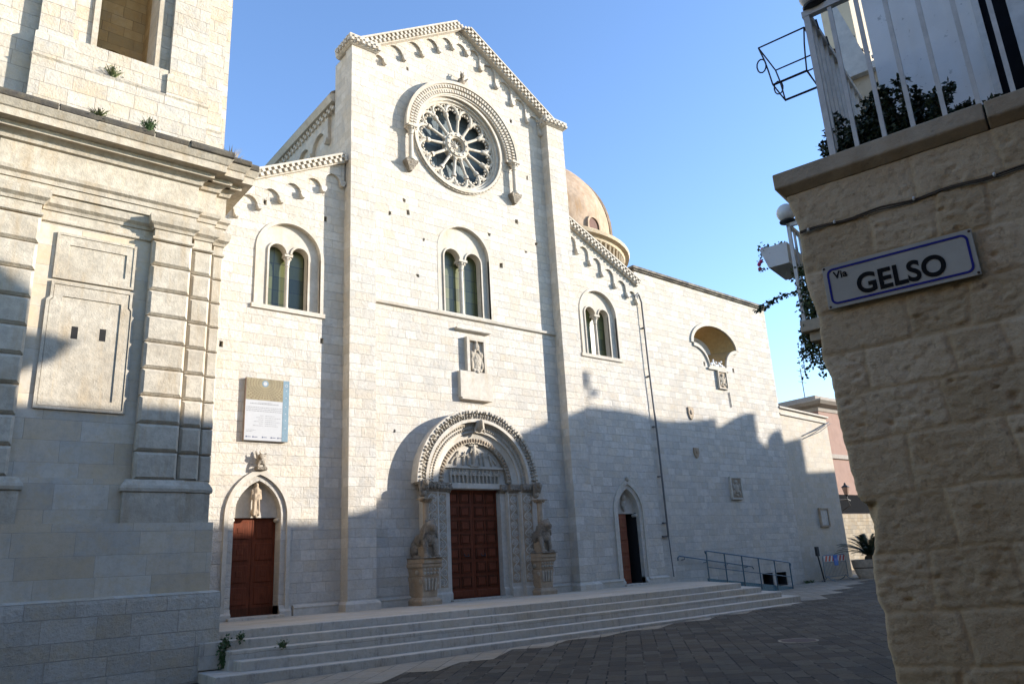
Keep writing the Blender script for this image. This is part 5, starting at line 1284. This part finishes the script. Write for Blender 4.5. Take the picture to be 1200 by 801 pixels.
# shrub on the terrace
rg = random.Random(31)
SB = thing('terrace_shrub', 'dark leafy shrub behind the white terrace railing', 'shrub', (HX, HY, 4.2), HR); ORG[SB] = (0, 0, 4.2)
lf = MB(); br = MB()
for k in range(64):
    u = rg.uniform(-1.02, -.16); x = rg.uniform(.14, .62); h = (.12 + .40*math.exp(-((u+.38)/.15)**2) + .36*math.exp(-((u+.60)/.08)**2) + .2*math.exp(-((u+.77)/.05)**2))*rg.uniform(.55, 1.0)
    top = (x + rg.uniform(-.08, .08), u + rg.uniform(-.10, .10), 4.2 + h)
    br.tube([(x, u*.8-.1, 4.2), ((x+top[0])/2, (u*.9+top[1])/2-.03, 4.2+h*.55), top], [.008, .005, .002], 5)
    for j in range(8):
        q = j/7; leaf_clump(lf, (x+(top[0]-x)*q, u*(.85+.15*q)-.05*(1-q)+(top[1]-u)*q, 4.22+h*q), .055 - .025*q, 34, .030, rg)
for k in range(34):
    u = rg.uniform(-.52, -.14); x = rg.uniform(.10, .7); h = rg.uniform(.12, .40)
    top = (x + rg.uniform(-.06, .06), u + rg.uniform(-.10, .06), 4.2 + h)
    br.tube([(x, u, 4.2), top], [.007, .002], 5)
    for j in range(7): q = j/6; leaf_clump(lf, (x+(top[0]-x)*q, u+(top[1]-u)*q, 4.21+h*q), .06 - .03*q, 34, .028, rg)
part('branches', br, M['stem'], SB); part('leaves', lf, M['leaf'], SB)
# second terrace further back: parapet with rail, divider, chimney
UP = thing('upper_balcony', 'small white balcony with thin rails behind the shrub', 'balcony', (HX, HY, 6.0), HR); ORG[UP] = (0, 0, 6.0)
part('parapet', MB().box(2.35, 3.29, -.9, .02, 5.55, 6.06), M['cream'], UP)
part('parapet_cap', MB().box(2.28, 3.29, -.9, .08, 6.06, 6.13), M['white_paint'], UP)
part('divider', MB().add([(2.3, -.16, 6.13), (2.36, -.16, 6.13), (2.36, .06, 6.13), (2.3, .06, 6.13), (2.3, .05, 7.0), (2.36, .05, 7.0), (2.36, .06, 7.0), (2.3, .06, 7.0)], [(3, 2, 1, 0), (4, 5, 6, 7), (0, 1, 5, 4), (1, 2, 6, 5), (2, 3, 7, 6), (3, 0, 4, 7)]), M['white_paint'], UP)
rb = MB().box(2.33, 2.36, -.9, .06, 7.0, 7.03).box(2.33, 2.36, -.9, -.18, 6.2, 6.22)
for u in (-.22, -.34, -.46, -.58): rb.box(2.335, 2.355, u-.008, u+.008, 6.13, 7.0)
part('rails', rb, M['white_paint'], UP)
part('bracket', MB().prism([(2.4, 5.55), (3.28, 5.55), (3.28, 5.0)], -.6, -.1), M['cream'], UP)
DP = thing('dried_plant', 'rusty brown dried climber behind the white balusters', 'climbing plant', (HX, HY, 6.0), HR); ORG[DP] = (0, 0, 6.0)
lf = MB(); stm = MB()
for k in range(40):
    x = rg.uniform(3.15, 3.35); y = rg.uniform(.0, .30); z = rg.uniform(5.6, 6.98)
    leaf_clump(lf, (x, y + (z-6.2)*.08, z), .12, 30, .05, rg)
    stm.tube([(x, y, 5.4), (x+.02, y+.02, (5.4+z)/2), (x, y+(z-6.2)*.1, z+.12)], [.008, .006, .002], 4)
part('stems', stm, M['stem'], DP); part('leaves', lf, M['rust_leaf'], DP)
# neighbour house holding the lower balcony
NB = thing('neighbour_house', 'house behind the corner house, carrying two balconies', 'house', (HX, HY, 0), HR)
part('wall', MB().box(3.32, 9.5, -5, -.14, -.1, 9.0), M['cream'], NB)
part('window', MB().box(5.6, 6.6, -.15, -.12, 4.3, 6.3), M['canvas'], NB)
LB = thing('lower_balcony', 'stone balcony with white railing hung with ivy behind the corner', 'balcony', (HX, HY, 4.0), HR); ORG[LB] = (0, 0, 4.0)
part('slab', MB().loft(3.34, 5.0, -1.12, .0, [(0, 0)]*2) if False else MB().box(3.36, 5.0, -.14, 1.12, 4.12, 4.24).box(3.42, 5.0, -.14, 1.06, 4.02, 4.12), M['slab'], LB, bevel=.01)
part('bracket', MB().box(3.55, 3.8, -.14, .92, 3.72, 4.02).box(3.55, 3.8, -.14, .6, 3.4, 3.72), M['cream'], LB, bevel=.03)
rb = MB().box(3.38, 3.415, 1.06, 1.095, 4.24, 5.34).box(3.38, 5.0, 1.06, 1.095, 5.30, 5.34).box(3.38, 3.415, -.12, 1.095, 5.30, 5.34)
for k in range(1, 9): x = 3.38 + k*.17; rb.box(x, x+.022, 1.065, 1.087, 4.24, 5.3)
for k in range(1, 8): y = 1.08 - k*.16; rb.box(3.386, 3.408, y, y+.022, 4.24, 5.3)
part('railing', rb, M['white_paint'], LB)
globe('globe_lamp', 3.40, 1.08, 5.47, .10, 'white globe lamp on the lower railing below the slab')
FB = thing('flower_box', 'white flower box with magenta flowers hung outside the lower railing', 'flower box', (HX, HY, 4.9), HR); ORG[FB] = (0, 0, 4.9)
part('box', MB().add([(3.42, 1.14, 4.92), (3.95, 1.14, 4.92), (3.95, 1.36, 4.92), (3.42, 1.36, 4.92), (3.38, 1.12, 5.14), (3.99, 1.12, 5.14), (3.99, 1.42, 5.14), (3.38, 1.42, 5.14)], [(3, 2, 1, 0), (4, 5, 6, 7), (0, 1, 5, 4), (1, 2, 6, 5), (2, 3, 7, 6), (3, 0, 4, 7)]), M['white_wall'], FB)
lf = MB(); fl = MB()
for k in range(9): leaf_clump(lf, (3.4+.06*k, 1.30+rg.uniform(-.1, .12), 5.17), .06, 16, .04, rg)
for k in range(5): leaf_clump(lf, (3.40+rg.uniform(-.02, .1), 1.43, 5.1-.05*k), .03, 10, .03, rg)
for p in ((3.40, 1.45, 4.98), (3.43, 1.46, 4.94), (3.5, 1.42, 5.18), (3.38, 1.42, 5.0)): fl.ell(p, .022, 8, 6)
part('foliage', lf, M['ivy'], FB); part('flowers', fl, M['flower'], FB)
IV = thing('ivy', 'dark ivy trailing from the lower balcony against the sky', 'climbing plant', (HX, HY, 3.4), HR); ORG[IV] = (0, 0, 3.4)
lf = MB(); stm = MB()
for k in range(24):
    x = rg.uniform(3.38, 3.85); y = rg.uniform(.95, 1.12); z = rg.uniform(4.25, 4.95)
    dn = rg.uniform(.2, .5); ot = rg.uniform(0, .08)
    if k < 7: dn = rg.uniform(.35, .6); ot = rg.uniform(.0, .16); z = rg.uniform(4.2, 4.5)
    if k in (21, 22): dn = .14; ot = .42; z = 4.66
    pts = [(x, y, z), (x-ot*.2, y+ot*.6, z-dn*.25), (x-ot*.3, y+ot, z-dn*.6), (x-ot*.3, y+ot*1.15, z-dn)]
    stm.tube(pts, .004, 4)
    for j in range(10):
        q = j/9*3; i = min(2, int(q)); p = Vector(pts[i]).lerp(Vector(pts[i+1]), q-i); leaf_clump(lf, p, .055 if k < 21 else .03, 10, .042, rg, droop=.5)
for k in range(16): leaf_clump(lf, (rg.uniform(3.4, 3.8), rg.uniform(.95, 1.10), 4.28 + .042*k), .11, 34, .05, rg, droop=.3)
part('stems', stm, M['stem'], IV); part('leaves', lf, M['ivy'], IV)

# street sign
SG = thing('street_sign', 'enamel street name plate with blue border on the yellowish wall', 'street sign', (HX, HY, 3.28), HR); ORG[SG] = (0, 0, 3.28)
def rrect(y0, y1, z0, z1, r, n=6):
    pts = []
    for cy, cz, a0 in ((y1-r, z1-r, 0), (y0+r, z1-r, PI/2), (y0+r, z0+r, PI), (y1-r, z0+r, 1.5*PI)):
        for k in range(n+1): a = a0 + PI/2*k/n; pts.append((cy + r*math.cos(a), cz + r*math.sin(a)))
    return pts
# plate drawn in (u, z); flat shapes are built in XZ and turned so they face the street
def facing(mb): return mb.xform(lambda x, y, z: (y, x, z))
su0, su1, sz0, sz1 = -.775, -.018, 3.285, 3.538
part('plate', facing(MB().prism([(su0, sz0), (su1, sz0), (su1, sz1), (su0, sz1)], -.034, -.018)), M['sign'], SG, bevel=.002)
part('border', facing(MB().prism(rrect(su0+.022, su1-.022, sz0+.02, sz1-.02, .035), -.0365, -.0345, [rrect(su0+.034, su1-.034, sz0+.032, sz1-.032, .025)])), M['sign_blue'], SG)
bl = MB()
for u in (su0+.012, su1-.012):
    for z in (sz0+.012, sz1-.012): bl.ell((-.036, u, z), (.004, .007, .007), 8, 6)
part('bolts', bl, M['rusty'], SG)
def lettering(txt, size, u_left, z_base, embold, name, stretch=1.0):
    cu = bpy.data.curves.new(name, 'FONT'); cu.body = txt; cu.size = size; cu.offset = embold; cu.extrude = .0012; cu.space_character = 1.02
    ob = bpy.data.objects.new(name, cu); COL.objects.link(ob)
    bpy.context.view_layer.update()
    me = bpy.data.meshes.new_from_object(ob.evaluated_get(bpy.context.evaluated_depsgraph_get()))
    bpy.data.objects.remove(ob)
    # text x runs to the reader's right = towards -u
    for v in me.vertices: v.co = Vector((-.0358 - v.co.z, u_left - v.co.x*stretch, z_base + v.co.y - 3.28))
    me.materials.clear(); me.materials.append(M['sign_black'])
    o = bpy.data.objects.new(name, me); COL.objects.link(o); o.parent = SG
    bm = bmesh.new(); bm.from_mesh(me); bmesh.ops.recalc_face_normals(bm, faces=bm.faces); bm.to_mesh(me); bm.free()
lettering('Via', .058, -.075, 3.455, .0012, 'small_lettering')
lettering('GELSO', .158, -.185, 3.335, .0042, 'large_lettering', .93)

# manhole
MH = thing('manhole_cover', 'rusty round manhole cover set in the dark paving', 'manhole cover', (14.75, 9.3, gz(14.75, 9.3)))
mz = gz(14.75, 9.3)
part('lid', MB().lathe([(.34, mz-.02), (.34, mz+.006)], 14.75, 9.3, 32), M['rusty'], MH)
part('frame', MB().lathe([(.35, mz-.02), (.35, mz+.005), (.40, mz+.005), (.41, mz-.02)], 14.75, 9.3, 32), M['pale_paving'], MH)

# ------------------------------------------------------------------ houses across the square (outside the frame, they shade the square)
def opposite(name, label, prof, mat, y=5.0, depth=.5, body=8.):
    x0, x1 = prof[0][0], prof[-1][0]
    t_ = thing(name, label, 'house', ((x0+x1)/2, y-3, .2), 0, 'houses across the square')
    part('front_wall', MB().prism([(x0, -.1), (x1, -.1)] + prof[::-1], y-depth, y), mat, t_)
    zmin = min(p[1] for p in prof) - 2.6
    part('house_body', MB().box(x0+.05, x1-.05, y-body, y-depth-.01, -.1, zmin), mat, t_)
    wn_ = MB()
    x = x0 + 1.2
    while x < x1-1.2:
        for z in (1.0, 4.6, 8.2):
            if z + 2 < zmin + 2.2: wn_.box(x-.5, x+.5, y-.02, y+.03, z, z+1.9)
        x += 2.6
    part('windows', wn_, M['canvas'], t_)
opposite('row_house', 'cream row house facing the bell tower', [(11.5, 12.0), (17.2, 12.0), (17.2, 13.9), (19.4, 13.9), (19.5, 13.7), (20.07, 13.36), (20.10, 12.75), (21.26, 12.66), (20.9, 12.2), (20.12, 11.75), (20.05, 11.3), (24.3, 11.25)], M['cream'])
opposite('row_house', 'white row house facing the left church door', [(24.31, 11.0), (31.0, 10.85), (33.5, 10.9), (35.0, 11.35), (36.4, 12.1), (38.0, 12.7)], M['white_wall'])
opposite('row_house', 'cream row house with sloping parapet facing the main door', [(38.01, 12.7), (40.7, 13.8), (42.7, 14.6), (44.1, 15.1), (46.4, 15.1), (48.5, 14.86), (50.2, 15.0)], M['cream'])
opposite('row_house', 'tall white row house with stepped parapet', [(50.21, 15.0), (52.0, 15.24), (52.1, 14.75), (54.3, 15.65), (55.08, 15.74), (55.1, 14.48), (55.7, 14.15), (56.5, 14.14), (56.5, 14.7), (57.0, 15.1), (57.3, 14.5), (59.0, 14.8), (58.95, 14.8), (59.0, 13.1), (66.0, 13.5)], M['white_wall'])
solo('rooftop_vane', MB().box(44.25, 44.6, 4.7, 4.8, 15.9, 16.55).tube([(44.45, 4.75, 15.0), (44.45, 4.75, 16.0)], .03, 6).box(44.7, 44.95, 4.7, 4.8, 15.6, 15.9), M['iron'], 'small dark vane on the roof across the square', 'vane')
t_ = thing('sky_blocker_house', 'unseen brown stone house added behind the viewer to cut sky light', 'house', (-3, -8, 0), 0, 'houses across the square')  # added out of view to darken the sky fill
part('house_body', MB().box(-20, 9, -16, -6, -.2, 9.5), M['terrace'], t_)
part('windows', MB().box(-12, -11, -6.02, -5.97, 1.2, 3.2).box(-7, -6, -6.02, -5.97, 1.2, 3.2).box(-2, -.9, -6.02, -5.97, .1, 2.4).box(-12, -11, -6.02, -5.97, 5, 7).box(-7, -6, -6.02, -5.97, 5, 7).box(-2, -1, -6.02, -5.97, 5, 7), M['canvas'], t_)
t_ = thing('sky_blocker_house', 'unseen brown stone house added left of the viewer to cut sky light', 'house', (-10, 4, 0), 0, 'houses across the square')  # unseen block, added to hold back sky light from the left
part('house_body', MB().box(-16, -4.5, -5.9, 10.5, -.2, 8.5), M['terrace'], t_)
part('windows', MB().box(-4.52, -4.47, -1, 0, 1.2, 3.2).box(-4.52, -4.47, 4, 5, 1.2, 3.2).box(-4.52, -4.47, 8, 9, 1.2, 3.2).box(-4.52, -4.47, 4, 5, 5, 7), M['canvas'], t_)
